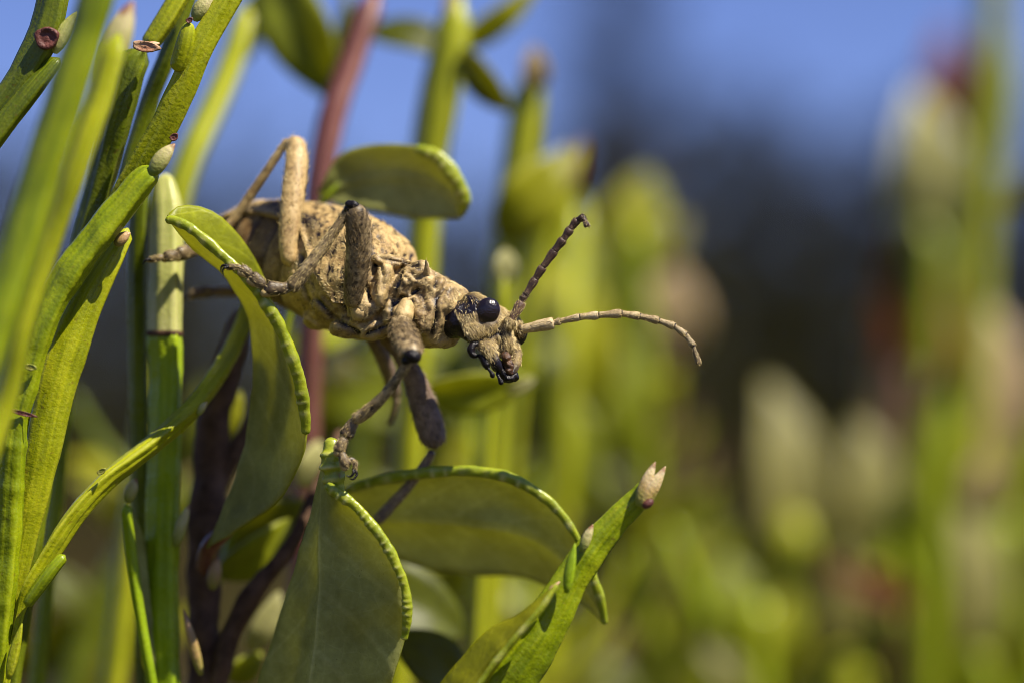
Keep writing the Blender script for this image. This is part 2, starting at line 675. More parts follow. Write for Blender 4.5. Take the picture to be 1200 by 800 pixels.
def blade(A3, M3, B3, n=34, m=9, curl=0.0, thick=0.016, wave=0.012, see='under'):
    """leaf blade between edge A, midrib M and edge B (world points); closed solid; returns V, F, uv"""
    a, mid, b = even(A3, n), even(M3, n), even(B3, n)
    v = np.linspace(-1, 1, 2 * m - 1)
    G = np.zeros((n, len(v), 3))
    nn = nrm(np.cross(np.gradient(mid, axis=0), b - a + 1e-9))
    for j, t in enumerate(v):
        e = a if t < 0 else b
        k = abs(t)
        h = curl * np.sin(k * math.pi) * np.linalg.norm(e - mid, axis=1)
        G[:, j] = mid * (1 - k) + e * k + nn * h[:, None]
    X = G.reshape(-1, 3)
    env = np.clip(np.sin(np.linspace(0, math.pi, n)) * 3, 0, 1)[:, None].repeat(len(v), 1).ravel()
    w = len(v)
    quads = [(i * w + j, i * w + j + 1, (i + 1) * w + j + 1, (i + 1) * w + j) for i in range(n - 1) for j in range(w - 1)]
    dn = vnormals(X, quads)
    X = X + dn * (wave * fbm(X * 5, 3) * env)[:, None]
    half = dn.reshape(n, w, 3)[2:-2, : w // 2].reshape(-1, 3) @ FWD
    flip = (half.mean() < 0) == (see == 'under')       # which sheet of the A half faces the camera
    # raised midrib
    kk = np.tile(np.abs(v), n)
    rib = np.exp(-(kk / 0.07) ** 2) * 0.012 * env
    upn = -dn if flip else dn
    up = X + upn * (thick * 0.5 * np.maximum(env, 0.3))[:, None] - upn * rib[:, None] * 0.5
    dnv = X - upn * (thick * 0.5 * np.maximum(env, 0.3))[:, None] - upn * rib[:, None]
    V = np.vstack((up, dnv))
    F = []
    o = n * w
    for i in range(n - 1):
        for j in range(w - 1):
            q = (i * w + j, i * w + j + 1, (i + 1) * w + j + 1, (i + 1) * w + j)
            q2 = tuple(o + k for k in q)
            if flip:
                F.append(q[::-1]); F.append(q2)
            else:
                F.append(q); F.append(q2[::-1])
    ring = [j for j in range(w)] + [i * w + w - 1 for i in range(1, n)] + [(n - 1) * w + j for j in range(w - 2, -1, -1)] + [i * w for i in range(n - 2, 0, -1)]
    for k in range(len(ring)):
        p, q = ring[k], ring[(k + 1) % len(ring)]
        F.append((p, q, o + q, o + p) if flip else (q, p, o + p, o + q))
    vv = np.tile(v, n)
    uu = np.repeat(np.linspace(0, 1, n), w)
    uv = np.vstack((np.stack((vv, uu, np.ones(o)), 1), np.stack((vv, uu, np.zeros(o)), 1)))
    return V, F, uv


def leaf3(parent, A, Mi, B, mat, curl=0.0, see='under', thick=0.016, n=34, name='leaf', wave=0.012):
    V, F, uv = blade(px_rows(A), px_rows(Mi), px_rows(B), n=n, curl=curl, see=see, thick=thick, wave=wave)
    return mesh(name, V, F, mat, parent, {'coord': uv})


def rim_obj(parent, rows, beads=26, n=200, amt=0.08, name='leaf_edge', mat=None):
    """thick crenate leaf margin: a beaded tube; rows x, y, dz, width"""
    rows = np.array(rows, float)
    w = np.array([[PX(r[3] * .44, r[2])] for r in rows])
    c, r = rounded(np.hstack((px_rows(rows[:, :3]), w)), n, (1, 1))
    s = np.linspace(0, 1, n)
    s = s + 0.012 * np.sin(s * 23) + 0.006 * np.sin(s * 57)
    ph = (s * beads) % 1.0
    tooth = np.exp(-((ph - 0.5) / 0.24) ** 2)
    size = 0.25 + 0.85 * np.sin(np.floor(s * beads) * 2.399) ** 2
    r2 = r * (1 - amt * 0.3 + amt * 1.2 * tooth * size)
    V, F, A = sweep(c, r2, 14, lambda th: 1 + 0.10 * np.cos(2 * th), 0.8)
    V0, _, _ = sweep(c, r, 14, lambda th: 1 + 0.10 * np.cos(2 * th), 0.8)
    sidew = np.clip(0.5 + 0.7 * nrm(V0 - np.vstack((np.repeat(c, 14, 0), c[:1], c[-1:]))) @ nrm(-FWD * .5 - RIGHT * .6 - UP * .6), 0, 1)
    V = V0 + (V - V0) * (0.3 + 1.4 * sidew)[:, None]
    bead = np.concatenate((np.repeat(tooth ** 3 * size, 14), [0, 0]))
    th = np.concatenate((np.tile(np.linspace(0, 2 * math.pi, 14, endpoint=False), n), [0, 0]))
    N = vnormals(V, F)
    facing = np.clip(-(N @ FWD), 0, 1)
    V = V + N * (fbm(V * 9, 3) * r.mean() * 0.26)[:, None]
    return mesh(name, V, F, mat or M['rim'], parent, {'coord': A, 'bead': np.clip(bead * 0.9, 0, 1) * sidew ** 2})


def oval_leaf(parent, cx, cy, dz, ang, L, W, mat, tilt=0.5, bend=0.15, name='leaf', lean=0.0, see='upper'):
    """simple pointed oval leaf centred at a pixel; ang = image angle of the tip (deg, up = 90); sizes in photo px"""
    c = P(cx, cy, dz)
    s = (D0 + dz) / FPX
    a = R(ang)
    ax = RIGHT * math.cos(a) + UP * math.sin(a) + FWD * lean
    ax = nrm(ax)
    sd = nrm(np.cross(ax, FWD))
    no = np.cross(ax, sd)
    side = sd * math.cos(tilt) + no * math.sin(tilt)
    nor = nrm(np.cross(ax, side))
    t = np.linspace(0, 1, 15)
    prof = np.sin(np.clip(t, 0, 1) ** 0.85 * math.pi) ** 0.75
    prof[0] = prof[-1] = 0.03
    mid = c + np.outer((t - 0.5) * L * s, ax) + np.outer(-bend * L * s * (2 * t - 1) ** 2, nor)
    hw = (W * s / 2 * prof)[:, None]
    e1 = mid - side * hw + nor * hw * 0.25
    e2 = mid + side * hw + nor * hw * 0.25
    V, F, uv = blade(e1, mid, e2, n=16, m=4, thick=0.02, wave=0.02 * L * s, see=see)
    return mesh(name, V, F, mat, parent, {'coord': uv})

# ------------------------------------------------------------------ ground and far forest (setting)
def ground():
    n = 90
    rr = np.concatenate(([0.0], np.geomspace(3, 90000, n)))
    th = np.linspace(0, 2 * math.pi, 72, endpoint=False)
    V = []
    for r in rr:
        for a in th:
            x, y = r * math.cos(a), r * math.sin(a) - 13
            V.append((x, y, 0))
    V = np.array(V)
    V[:, 2] = noise(np.stack((V[:, 0] * 0.03, V[:, 1] * 0.03, np.zeros(len(V))), 1)) * 1.4 - 0.5
    far = np.clip((V[:, 1] - 9300) / 2600, 0, 1)
    V[:, 2] += 620 * far * far * (3 - 2 * far)            # a wooded rise behind the trees
    F = []
    for i in range(len(rr) - 1):
        for j in range(72):
            F.append((i * 72 + j, i * 72 + (j + 1) % 72, (i + 1) * 72 + (j + 1) % 72, (i + 1) * 72 + j))
    t = NT('forest_floor')
    f = t.noise(0.08, 8, rough=0.65)
    col = t.ramp(f, [(0.3, (0.03, 0.022, 0.012)), (0.5, (0.055, 0.05, 0.015)), (0.7, (0.09, 0.075, 0.03))])
    t.bump(t.noise(0.6, 6), 0.8, 0.5)
    mesh('ground', V, F, t.done(col, 0.9, 0.1), kind='structure')


ground()

M['needles'] = m_simple('pine_needles', (0.022, 0.022, 0.010), (0.06, 0.055, 0.022), 0.02, 0.9, 0.0, 0, detail=2)
M['pine_bark'] = m_simple('pine_bark', (0.05, 0.035, 0.025), (0.12, 0.08, 0.055), 0.05, 0.9, 0.1, 0.5)


def pine(h, seed, clumps=900, spread=0.2, low=0.22):
    """trunk (with limbs) and a crown of needle clumps; returns two (V, F)"""
    rg = np.random.RandomState(seed)
    tb = Batch()
    z = np.linspace(0, h, 12)
    c = np.stack((np.sin(z / h * 3 + seed) * h * 0.012, np.cos(z / h * 2.3 + seed) * h * 0.012, z), 1)
    V, F, A = sweep(c, h * 0.016 * (1 - z / h * 0.9), 8)
    tb.add(V, F)
    cv, cf = [], []
    nl = 26
    per = clumps // nl
    for k in range(nl):
        u = low + (0.98 - low) * k / nl
        p0 = np.array([np.interp(u * h, z, c[:, i]) for i in range(3)])
        a = k * 2.4 + rg.rand()
        ln = h * spread * (1.12 - u) ** 0.7 * (0.7 + 0.6 * rg.rand())
        d = np.array((math.cos(a), math.sin(a), 0.25 - 0.35 * (1 - u)))
        p1 = p0 + d * ln
        V, F, A = sweep(np.array((p0, (p0 + p1) / 2 + (0, 0, ln * 0.05), p1)), np.array((0.004, 0.003, 0.001)) * h, 5)
        tb.add(V, F)
        t = rg.rand(per, 1) ** 0.6
        q = p0 + (p1 - p0) * t + rg.normal(size=(per, 3)) * ln * 0.17 * (0.4 + t)
        for x in q:
            s = h * 0.017 * (0.6 + 0.9 * rg.rand())
            e = nrm(rg.normal(size=(2, 3)))
            i = len(cv)
            cv += [x - e[0] * s, x + e[1] * s * 0.8, x + e[0] * s, x - e[1] * s * 0.8 + (0, 0, s * 0.3)]
            cf += [(i, i + 1, i + 2), (i, i + 2, i + 3)]
    return tb.get()[:2], (np.array(cv), cf)


def far_forest():
    b = Batch()
    rg = np.random.RandomState(5)
    kinds = [pine(1.0, k, 760, 0.17, 0.05) for k in range(5)]
    for k in range(150):
        row = k % 3
        x = -4200 + 8400 * (k / 150) + rg.uniform(-40, 40)
        y = 7000 + row * 900 + rg.uniform(-250, 250)
        # tree line seen in the picture: lower in the middle right, taller left
        px = 600 + x / y * FPX
        top = np.interp(px, [-400, 150, 420, 640, 760, 860, 1000, 1200, 1700], [190, 160, 200, 165, 90, 100, 125, 110, 100]) + rg.uniform(-50, 140)
        h = (400 - top + 233) / FPX * y + 24
        (tv, tf), (cv, cf) = kinds[rg.randint(5)]
        a = rg.rand() * 6.28
        ca, sa = math.cos(a), math.sin(a)
        m = np.array(((ca, sa, 0), (-sa, ca, 0), (0, 0, 1)))
        b.add(cv @ m * h * (1.25, 1.25, 1.0) + (x, y, 0), cf)
        b.add(tv @ m * h + (x, y, 0), tf)
    V, F, _ = b.get()
    o = mesh('far_forest', V, F, M['needles'], kind='stuff', smooth=False)
    o['label'] = 'dark blurred far-off conifer forest along the horizon behind the bilberry plants'
    o['category'] = 'forest'


far_forest()


def pine_thing(px, dist, top, seed, label, spread=0.12):
    d = dist
    h = (400 - top + 233) / FPX * d + 24
    x = (px - 600) / FPX * d
    (tv, tf), (cv, cf) = pine(h, seed, 1800, spread, 0.12)
    base = np.array((x, d - 13, 0.0))
    t = thing('pine_tree', base, label, 'tree')
    mesh('trunk', tv + base, tf, M['pine_bark'], t)
    mesh('crown', cv + base, cf, M['needles'], t, smooth=False)


pine_thing(735, 4600, -260, 21, 'tall dark pine rising above the blurred tree line, just right of centre', 0.10)
pine_thing(250, 5200, 90, 22, 'dark pine standing in the far tree line behind the raised hind leg', 0.10)


# ------------------------------------------------------------------ undergrowth (mass of small leaves nobody could count)
def undergrowth():
    rg = np.random.RandomState(9)
    n = 60000
    d = 55 + (rg.rand(n) ** 2.2) * 6500
    x = (rg.rand(n) * 2 - 1) * (d * 0.30 + 12)
    hmax = np.minimum(21, 15 + d * 0.008) + 5 * noise(np.stack((x * 0.03, d * 0.02, np.zeros(n)), 1))
    hmax = hmax + 14 * np.clip(d / 700, 0, 1) + np.clip(d - 700, 0, 9e9) * .012
    z = hmax * rg.rand(n) ** 0.6
    c = np.stack((x, d - 13, np.maximum(z, 0.5)), 1)
    s = (0.55 + 0.5 * rg.rand(n))[:, None] * (1 + d / 260)[:, None]
    e1 = nrm(rg.normal(size=(n, 3)) * (1, 1, 0.9) + (0, 0, 0.7))
    e2 = nrm(np.cross(e1, rg.normal(size=(n, 3))))
    e3 = np.cross(e1, e2)
    V = np.stack((c - e1 * s, c + e2 * s * 0.45 + e3 * s * 0.12, c + e1 * s, c - e2 * s * 0.45 + e3 * s * 0.12), 1).reshape(-1, 3)
    k = np.arange(n)[:, None] * 4
    F = np.concatenate((k + [0, 1, 2], k + [0, 2, 3])).tolist()
    tint = np.repeat(rg.rand(n), 4)
    t = NT('undergrowth_leaf')
    col = t.ramp(t.attr('tint'), [(0.0, (0.022, 0.010, 0.005)), (0.5, (0.04, 0.030, 0.008)), (0.75, (0.075, 0.07, 0.008)), (0.93, (0.13, 0.11, 0.015)), (1.0, (0.16, 0.08, 0.045))])
    o = mesh('undergrowth', V, F, t.done(col, 0.6, 0.2, 0.3), attrs={'tint': tint}, kind='stuff', smooth=False)
    o['label'] = 'blurred mass of bilberry undergrowth covering the ground behind the plants'
    o['category'] = 'undergrowth'


undergrowth()

# ------------------------------------------------------------------ blurred background plants
GB = 'out of focus bilberry shoots behind the insect'


def rooted(rows):
    """carry a stem on downwards below the picture, so that none ends in the air"""
    (x0, y0, z0, w0), (x1, y1) = rows[0], rows[1][:2]
    if y0 >= 900 or y0 < y1:
        return rows
    k = max(-.6, min(.6, (x0 - x1) / (y0 - y1)))
    low = [(x0 + k * .6 * d, y0 + d, z0, w0) for d in np.linspace(1050 - y0, 0, 6)[:-1]]
    return low + list(rows)


def shoot(label, rows, mat, leaves=(), name='bilberry_shoot', n=30, prof=None, group=GB, extra=None, xs=1.0):
    if extra is None:
        extra = 0 if rows[0][2] < 4 else 9 if rows[0][2] < 7.4 or rows[0][0] < 810 else 3

    pf = 1.5 if 1.2 < rows[0][2] < 4 else 1.0      # spread the nearer ones in depth
    rows = [(a, b, c * pf, d) for a, b, c, d in rows]
    leaves = [(a, b, c * pf) + tuple(z) for a, b, c, *z in leaves]
    """a stem given in photo pixels and depth, with leaves as its parts"""
    rows = rooted(rows)
    base = P(rows[0][0], rows[0][1], rows[0][2])
    t = thing(name, base, label, 'plant stem', group)
    tube_obj('stem', rows, M[mat], t, n=n, sides=12, prof=prof or ridged(3, 0.25))
    for (cx, cy, dz, ang, L, W, mt, tilt) in leaves:
        oval_leaf(t, cx, cy, dz, ang, L, W, M[mt], tilt, lean=0.15 * math.sin(cx))
    if extra:                                       # more leaves and side twigs along the stem
        rg = np.random.RandomState(int(rows[0][0] * 7 + rows[0][1]))
        q = cr(rows, 60)
        for k in range(extra):
            x, y, dz, w = q[rg.randint(8, 58)]
            sd = rg.choice((-1, 1))
            ang = 90 - sd * rg.uniform(10, 75)
            L, W = rg.uniform(70, 150) * xs, rg.uniform(26, 60) * xs
            cx, cy = x + sd * (w * .3 + L * .5 * math.cos(R(90 - abs(90 - ang))) ** 1), y - L * .5 * math.sin(R(ang))
            cx = x + L * .5 * math.cos(R(ang))
            mt = ('leaf', 'leaf_bright', 'leaf_yellow', 'leaf_deep', 'leaf_olive', 'leaf_yellow', 'leaf_tan', 'leaf_deep', 'leaf_red')[rg.randint(9)]
            if dz > 7.4 and rows[0][0] > 810:
                mt = ('leaf', 'leaf_deep', 'leaf_deep', 'leaf_olive', 'leaf_red', 'leaf_tan')[rg.randint(6)]
            oval_leaf(t, cx, cy, dz + rg.uniform(-.4, .4), ang, L, W, M[mt], rg.uniform(.1, 1.1), lean=rg.uniform(-.4, .4))
            if k % 4 == 0:
                e = x + sd * rg.uniform(40, 110) * xs, y - rg.uniform(90, 220) * xs
                tube_obj('side_twig', [(x, y, dz, w * .5), ((x + e[0]) / 2 + sd * 12, (y + e[1]) / 2, dz, w * .45), (e[0], e[1], dz, w * .3)], M[mat], t, 14, 8)
    return t


# behind the beetle, upper left and centre
shoot('blurred yellow-green stem slanting up between left stems and raised hind leg',
      [(196, 300, 1.5, 34), (214, 214, 1.5, 36), (243, 145, 1.6, 36), (272, 78, 1.7, 34), (300, -10, 1.8, 30)], 'stem_yellow',
      [(292, 40, 2.0, 62, 90, 34, 'leaf_deep', 0.3)])
shoot('blurred reddish brown stem rising behind the raised hind leg',
      [(368, 330, 1.35, 34), (374, 230, 1.35, 36), (388, 150, 1.4, 36), (413, 70, 1.5, 36), (446, -20, 1.6, 34)], 'stem_red',
      [(352, 40, 1.7, -62, 190, 82, 'leaf', 0.25), (402, 35, 1.9, 78, 110, 22, 'leaf_deep', 0.6)])
shoot('blurred yellow stem crowned with a whorl of leaves, top centre',
      [(498, 262, 1.7, 42), (506, 185, 1.7, 50), (517, 120, 1.7, 52), (530, 58, 1.7, 48), (540, -8, 1.7, 36)], 'stem_yellow',
      [(478, 42, 1.9, 168, 110, 46, 'leaf_deep', 0.5), (567, 98, 1.6, -52, 96, 40, 'leaf_deep', 0.45),
       (582, 26, 1.9, 36, 130, 34, 'leaf_yellow', 0.4), (531, 12, 1.7, 88, 70, 26, 'leaf_tan', 0.4),
       (531, 30, 1.75, 100, 60, 30, 'leaf_yellow', 0.3)])
t = shoot('oval matte green leaf with a bright curled right edge above the insect',
          [(368, 262, 1.05, 10), (380, 235, 1.0, 12), (398, 214, .95, 10)], 'stem', name='bilberry_leaf_shoot')
leaf3(t, [(375, 222, .95), (400, 180, .95), (450, 170, .9), (490, 172, .85), (515, 182, .8), (538, 208, .8), (549, 240, .8), (541, 254, .82)],
      [(372, 226, 1.0), (420, 212, 1.0), (470, 206, .95), (510, 214, .92), (530, 232, .9), (540, 254, .86)],
      [(375, 230, 1.0), (400, 240, 1.0), (450, 250, .95), (490, 256, .9), (520, 256, .88), (541, 256, .86)], M['leaf'], 0.06)
rim_obj(t, [(486, 174, .80, 10), (512, 184, .77, 18), (530, 204, .75, 20), (543, 232, .76, 18), (538, 252, .8, 10)], 9)
shoot('blurred yellow shoot with a pinkish tip, right of the top whorl of leaves',
      [(585, 400, 2.3, 34), (596, 290, 2.3, 40), (606, 220, 2.3, 44), (616, 150, 2.3, 46), (626, 78, 2.3, 38)], 'stem_yellow',
      [(626, 82, 2.2, 88, 56, 34, 'leaf_tan', 0.3), (622, 232, 2.2, 55, 124, 76, 'leaf_yellow', 0.2), (650, 205, 2.5, 62, 80, 40, 'leaf_cream', 0.4)])
shoot('blurred yellow leaf-blade shoot with a dark pointed tip above the insect’s head'.replace('’s', ' '),
      [(610, 420, 2.6, 22), (622, 340, 2.6, 28), (640, 270, 2.6, 30), (660, 218, 2.6, 24), (684, 172, 2.6, 12)], 'stem_yellow',
      [(668, 206, 2.6, 62, 100, 26, 'leaf_red', 0.5), (640, 262, 2.7, 68, 150, 46, 'leaf_yellow', 0.4)])
shoot('pale blurred bud on a thin stalk just behind the head',
      [(575, 470, 1.3, 10), (582, 400, 1.25, 13), (587, 350, 1.2, 15), (592, 322, 1.2, 17)], 'stem_yellow',
      [(592, 312, 1.2, 86, 44, 30, 'leaf_cream', 0.3)])
# soft yellow-green masses behind the head
shoot('softly blurred yellow-green stem and leaves behind the antennae',
      [(640, 700, 6, 40), (655, 560, 6, 44), (660, 420, 6, 44), (668, 320, 6.2, 40), (680, 230, 6.4, 30)], 'stem_yellow',
      [(640, 380, 6, 92, 190, 80, 'leaf_yellow', 0.5), (690, 420, 6.6, 80, 170, 76, 'leaf_yellow', 0.5), (660, 520, 6.2, 100, 180, 80, 'leaf', 0.4),
       (735, 470, 7.2, 95, 160, 66, 'leaf', 0.5)])
shoot('softly blurred round yellow-green leaf on a stem right of the upright antenna',
      [(760, 640, 8, 30), (757, 480, 8, 34), (750, 360, 8, 34), (744, 260, 8, 28)], 'stem',
      [(742, 262, 8, 70, 130, 82, 'leaf_yellow', 0.3), (700, 330, 8.5, 95, 120, 60, 'leaf', 0.5)])
shoot('softly blurred tan leaf at the tip of the level antenna',
      [(772, 700, 9, 22), (776, 560, 9, 24), (780, 450, 9, 24)], 'wood',
      [(784, 372, 9, 82, 130, 92, 'leaf_tan', 0.4), (750, 560, 9, 100, 130, 60, 'leaf', 0.5)])
shoot('softly blurred upright beige dry stalk behind the tip of the cut twig',
      [(715, 900, 8, 30), (720, 720, 8, 32), (728, 580, 8, 32), (738, 450, 8, 24)], 'wood',
      [(735, 520, 8.4, 86, 150, 50, 'leaf_tan', 0.4)])
shoot('softly blurred green leaves low behind the big serrated leaves',
      [(560, 900, 4.5, 30), (556, 700, 4.5, 34), (550, 540, 4.5, 34), (545, 420, 4.5, 26)], 'stem',
      [(590, 440, 4.6, 30, 130, 50, 'leaf_bright', 0.5), (530, 520, 4.4, 95, 130, 46, 'leaf_yellow', 0.4), (520, 680, 4.2, 20, 160, 60, 'leaf_bright', 0.5),
       (590, 690, 4.6, 160, 140, 56, 'leaf', 0.5), (490, 420, 4.2, 170, 150, 60, 'leaf', 0.4)])
shoot('softly blurred green shoot low in front of the dark gap',
      [(800, 900, 11, 40), (806, 760, 11, 44), (812, 640, 11, 30)], 'stem',
      [(815, 660, 11, 75, 150, 70, 'leaf', 0.4), (770, 720, 11, 120, 150, 70, 'leaf_bright', 0.5), (850, 730, 11.5, 60, 160, 70, 'leaf', 0.4)])
# far right, strongly blurred
shoot('strongly blurred tall yellow-green stem along the right edge',
      [(1120, 900, 9.86, 40), (1130, 640, 9.86, 44), (1140, 400, 9.86, 46), (1152, 200, 9.86, 42), (1170, -60, 9.86, 36)], 'stem_yellow',
      [(1165, 120, 10.44, 80, 260, 60, 'leaf', 0.6)])
shoot('strongly blurred pale cream leaf standing upright in the upper right',
      [(1080, 620, 11.02, 40), (1086, 430, 11.02, 44), (1088, 260, 11.02, 40)], 'stem',
      [(1087, 205, 11.02, 90, 210, 104, 'leaf_cream', 0.35), (1088, 310, 11.31, 92, 160, 80, 'leaf', 0.4)])
shoot('strongly blurred dark red leaf left of the tall right stem',
      [(1052, 760, 11.02, 30), (1056, 560, 11.02, 30), (1060, 420, 11.02, 24)], 'stem_red',
      [(1064, 345, 11.02, 88, 190, 110, 'leaf_red', 0.5), (1105, 110, 12.76, 80, 160, 80, 'leaf_red', 0.5)])
shoot('strongly blurred reddish tan leaf in the right half',
      [(1034, 800, 11.60, 30), (1036, 640, 11.60, 30), (1038, 520, 11.60, 28)], 'stem_red',
      [(1040, 445, 11.60, 95, 150, 110, 'leaf_tan', 0.75)])
shoot('strongly blurred tall olive-cream leaf of the shoot in the lower right',
      [(950, 960, 8.70, 70), (940, 820, 8.70, 70), (932, 700, 8.70, 64), (928, 600, 8.70, 50)], 'stem_yellow',
      [(926, 560, 8.70, 93, 240, 104, 'leaf_olive', 0.55)])
shoot('strongly blurred smaller pale leaf right of the tall olive-cream leaf',
      [(1030, 960, 9.28, 60), (1024, 800, 9.28, 60), (1020, 660, 9.28, 50)], 'stem',
      [(1019, 572, 9.28, 88, 170, 96, 'leaf_olive', 0.65)])
shoot('strongly blurred tan leaf at the right edge, mid-height',
      [(1190, 900, 10.44, 50), (1186, 720, 10.44, 50), (1182, 600, 10.44, 44)], 'stem',
      [(1178, 480, 10.44, 92, 260, 100, 'leaf_tan', 0.4)])
shoot('strongly blurred olive leaf in the lower right corner',
      [(1160, 960, 8.70, 50), (1152, 860, 8.70, 50), (1146, 760, 8.70, 40)], 'stem',
      [(1145, 680, 8.70, 94, 190, 90, 'leaf_olive', 0.75), (1090, 750, 8.70, 110, 150, 80, 'leaf_yellow', 0.5)])
shoot('strongly blurred green stem between the two pale leaves and the right edge',
      [(1080, 960, 8.12, 44), (1086, 760, 8.12, 46), (1090, 560, 8.12, 42), (1094, 440, 8.12, 30)], 'stem',
      [(1092, 560, 8.12, 84, 260, 80, 'leaf', 0.5)])
shoot('strongly blurred low olive shoot at the bottom right of centre',
      [(880, 960, 7.54, 50), (884, 820, 7.54, 54), (888, 700, 7.54, 44)], 'stem',
      [(870, 720, 7.54, 100, 150, 70, 'leaf', 0.5), (905, 760, 7.54, 60, 150, 80, 'leaf_yellow', 0.6)])
shoot('strongly blurred cream leaf near the bottom right, below the smaller pale leaf',
      [(985, 960, 8.12, 50), (988, 830, 8.12, 50), (990, 760, 8.12, 40)], 'stem_yellow',
      [(992, 715, 8.12, 80, 150, 90, 'leaf_olive', 0.75)])
# dark lower left, behind the front stems
shoot('blurred green stem low between the left stems and the vertical stem',
      [(60, 900, 5, 44), (100, 760, 5, 48), (150, 660, 5, 44), (210, 560, 5, 34)], 'stem_dark',
      [(80, 740, 5, 40, 220, 70, 'leaf_deep', 0.5), (130, 790, 5.5, 30, 160, 60, 'leaf_tan', 0.9)])
shoot('blurred dark green leaves under the insect',
      [(400, 900, 3.4, 28), (410, 700, 3.4, 30), (420, 560, 3.4, 30), (428, 440, 3.4, 24)], 'stem_dark',
      [(420, 470, 3.5, 20, 190, 90, 'leaf_deep', 0.5), (470, 480, 3.0, 170, 170, 76, 'leaf', 0.4), (400, 440, 2.6, 70, 46, 34, 'leaf_olive', 0.4),
       (560, 458, 1.0, 8, 136, 54, 'leaf_bright', 0.4), (610, 452, .95, 28, 40, 16, 'leaf_cream', 0.2), (430, 600, 3.2, 140, 170, 90, 'leaf_deep', 0.5), (360, 400, 2.2, 200, 110, 46, 'leaf_bright', 0.6)])

# ------------------------------------------------------------------ front stems on the left
GF = 'green bilberry stems on the left'


def stem(label, rows, mat, name='bilberry_sprig', n=70, prof=None, nodes=(), twist=0.0, rough=0.05, group=GF, phase=0.0, ends=(1, 1), flat=1.0):
    rows = rooted(rows)
    t = thing(name, P(*rows[0][:3]), label, 'plant stem', group)
    tube_obj('stalk', rows, M[mat], t, n=n, sides=26, prof=prof or ridged(3, 0.3, 2.5), nodes=nodes, twist=twist, rough=rough, phase=phase, ends=ends, flat=flat)
    return t


def scar(parent, x, y, dz, w, h, ang=0, mat='scar', name='leaf_scar', out=0.0):
    """raised lip with a sunken pad where a leaf fell off"""
    c = P(x, y, dz)
    a = R(ang)
    e1 = RIGHT * math.cos(a) + UP * math.sin(a)
    e2 = -RIGHT * math.sin(a) + UP * math.cos(a)
    b = Batch()
    th = np.linspace(0, 2 * math.pi, 18, endpoint=False)
    rows = [(1.0, -0.5), (1.12, 0.25), (0.95, 0.5), (0.7, 0.25), (0.35, 0.18), (0.02, 0.3)]
    V, F = [], []
    for k, (r, z) in enumerate(rows):
        jit = 1 + 0.07 * np.sin(3 * th + k) + 0.05 * np.sin(5 * th + 2 * k)
        for q, j in zip(th, jit):
            V.append(c + e1 * math.cos(q) * r * j * PX(w / 2) + e2 * math.sin(q) * r * j * PX(h / 2) - FWD * z * PX(min(w, h) * 0.45))
    for k in range(len(rows) - 1):
        for j in range(18):
            F.append((k * 18 + j, k * 18 + (j + 1) % 18, (k + 1) * 18 + (j + 1) % 18, (k + 1) * 18 + j))
    mesh(name, V, F, M[mat], parent)


# top left corner, dark green
t = stem('dark green stem with a dark red oval scar in the top left corner',
         [(-60, 250, .05, 36), (-12, 152, .02, 36), (28, 92, 0, 38), (54, 42, 0, 44), (66, -4, 0, 42), (78, -60, 0, 40)], 'stem_dark', n=60)
tube_obj('side_shoot', [(-50, 222, -.03, 26), (-8, 166, -.05, 30), (34, 112, -.06, 28), (60, 80, -.05, 22), (70, 68, -.04, 16)], M['stem_dark'], t, 40, 20, ridged(3, .3, 2))
scar(t, 55, 45, -.085, 26, 24, 20)
bud_obj('bud', (64, 62), (90, 14), 18, M['stem_pale'], t, -.04)

# foreground, blurred
t = stem('thick blurred olive-yellow stem in front of the other left stems',
         [(-60, 560, -1.3, 50), (-30, 460, -1.3, 52), (8, 350, -1.25, 52), (42, 235, -1.2, 52), (80, 115, -1.2, 50), (116, 0, -1.2, 47), (136, -70, -1.2, 44)], 'stem', n=60)
t = stem('blurred pale olive stem running beside the thick front stem',
         [(-20, 560, -1.0, 30), (8, 470, -.95, 30), (26, 390, -.95, 30), (58, 290, -.9, 30), (92, 195, -.9, 32), (118, 120, -.85, 34), (140, 40, -.8, 30)], 'stem_yellow', n=60)

t = stem('blurred stem behind the left stems carrying a plump cream bud',
         [(92, 330, 1.0, 22), (112, 210, 1.0, 24), (124, 130, 1.0, 24), (136, 90, 1.0, 24)], 'stem', n=40)
bud_obj('bud', (120, 98), (156, 2), 42, M['bud'], t, .95)

t = stem('dark grey-green stem with a pinkish ringed joint at its top',
         [(90, 320, .3, 30), (104, 268, .28, 33), (124, 200, .25, 37), (142, 130, .2, 40), (158, 78, .18, 41), (170, 54, .16, 36)], 'stem_dark', n=60)
tube_obj('upper_stalk', [(172, 60, .2, 26), (184, 42, .2, 27), (200, 18, .2, 28), (222, -20, .22, 28), (250, -70, .25, 26)], M['stem_yellow'], t, 30, 22, ridged(3, .3, 2.5))
tube_obj('rear_stalk', [(120, 330, .5, 18), (146, 215, .5, 20), (172, 130, .5, 22), (200, 60, .45, 24), (235, -40, .45, 22)], M['stem_dark'], t, 30, 20, ridged(3, .3, 2.5))
scar(t, 171, 55, .03, 30, 12, -8, 'node', 'joint_scale')
bud_obj('joint_bud', (168, 58), (187, 51), 9, M['bud_pink'], t, .05)

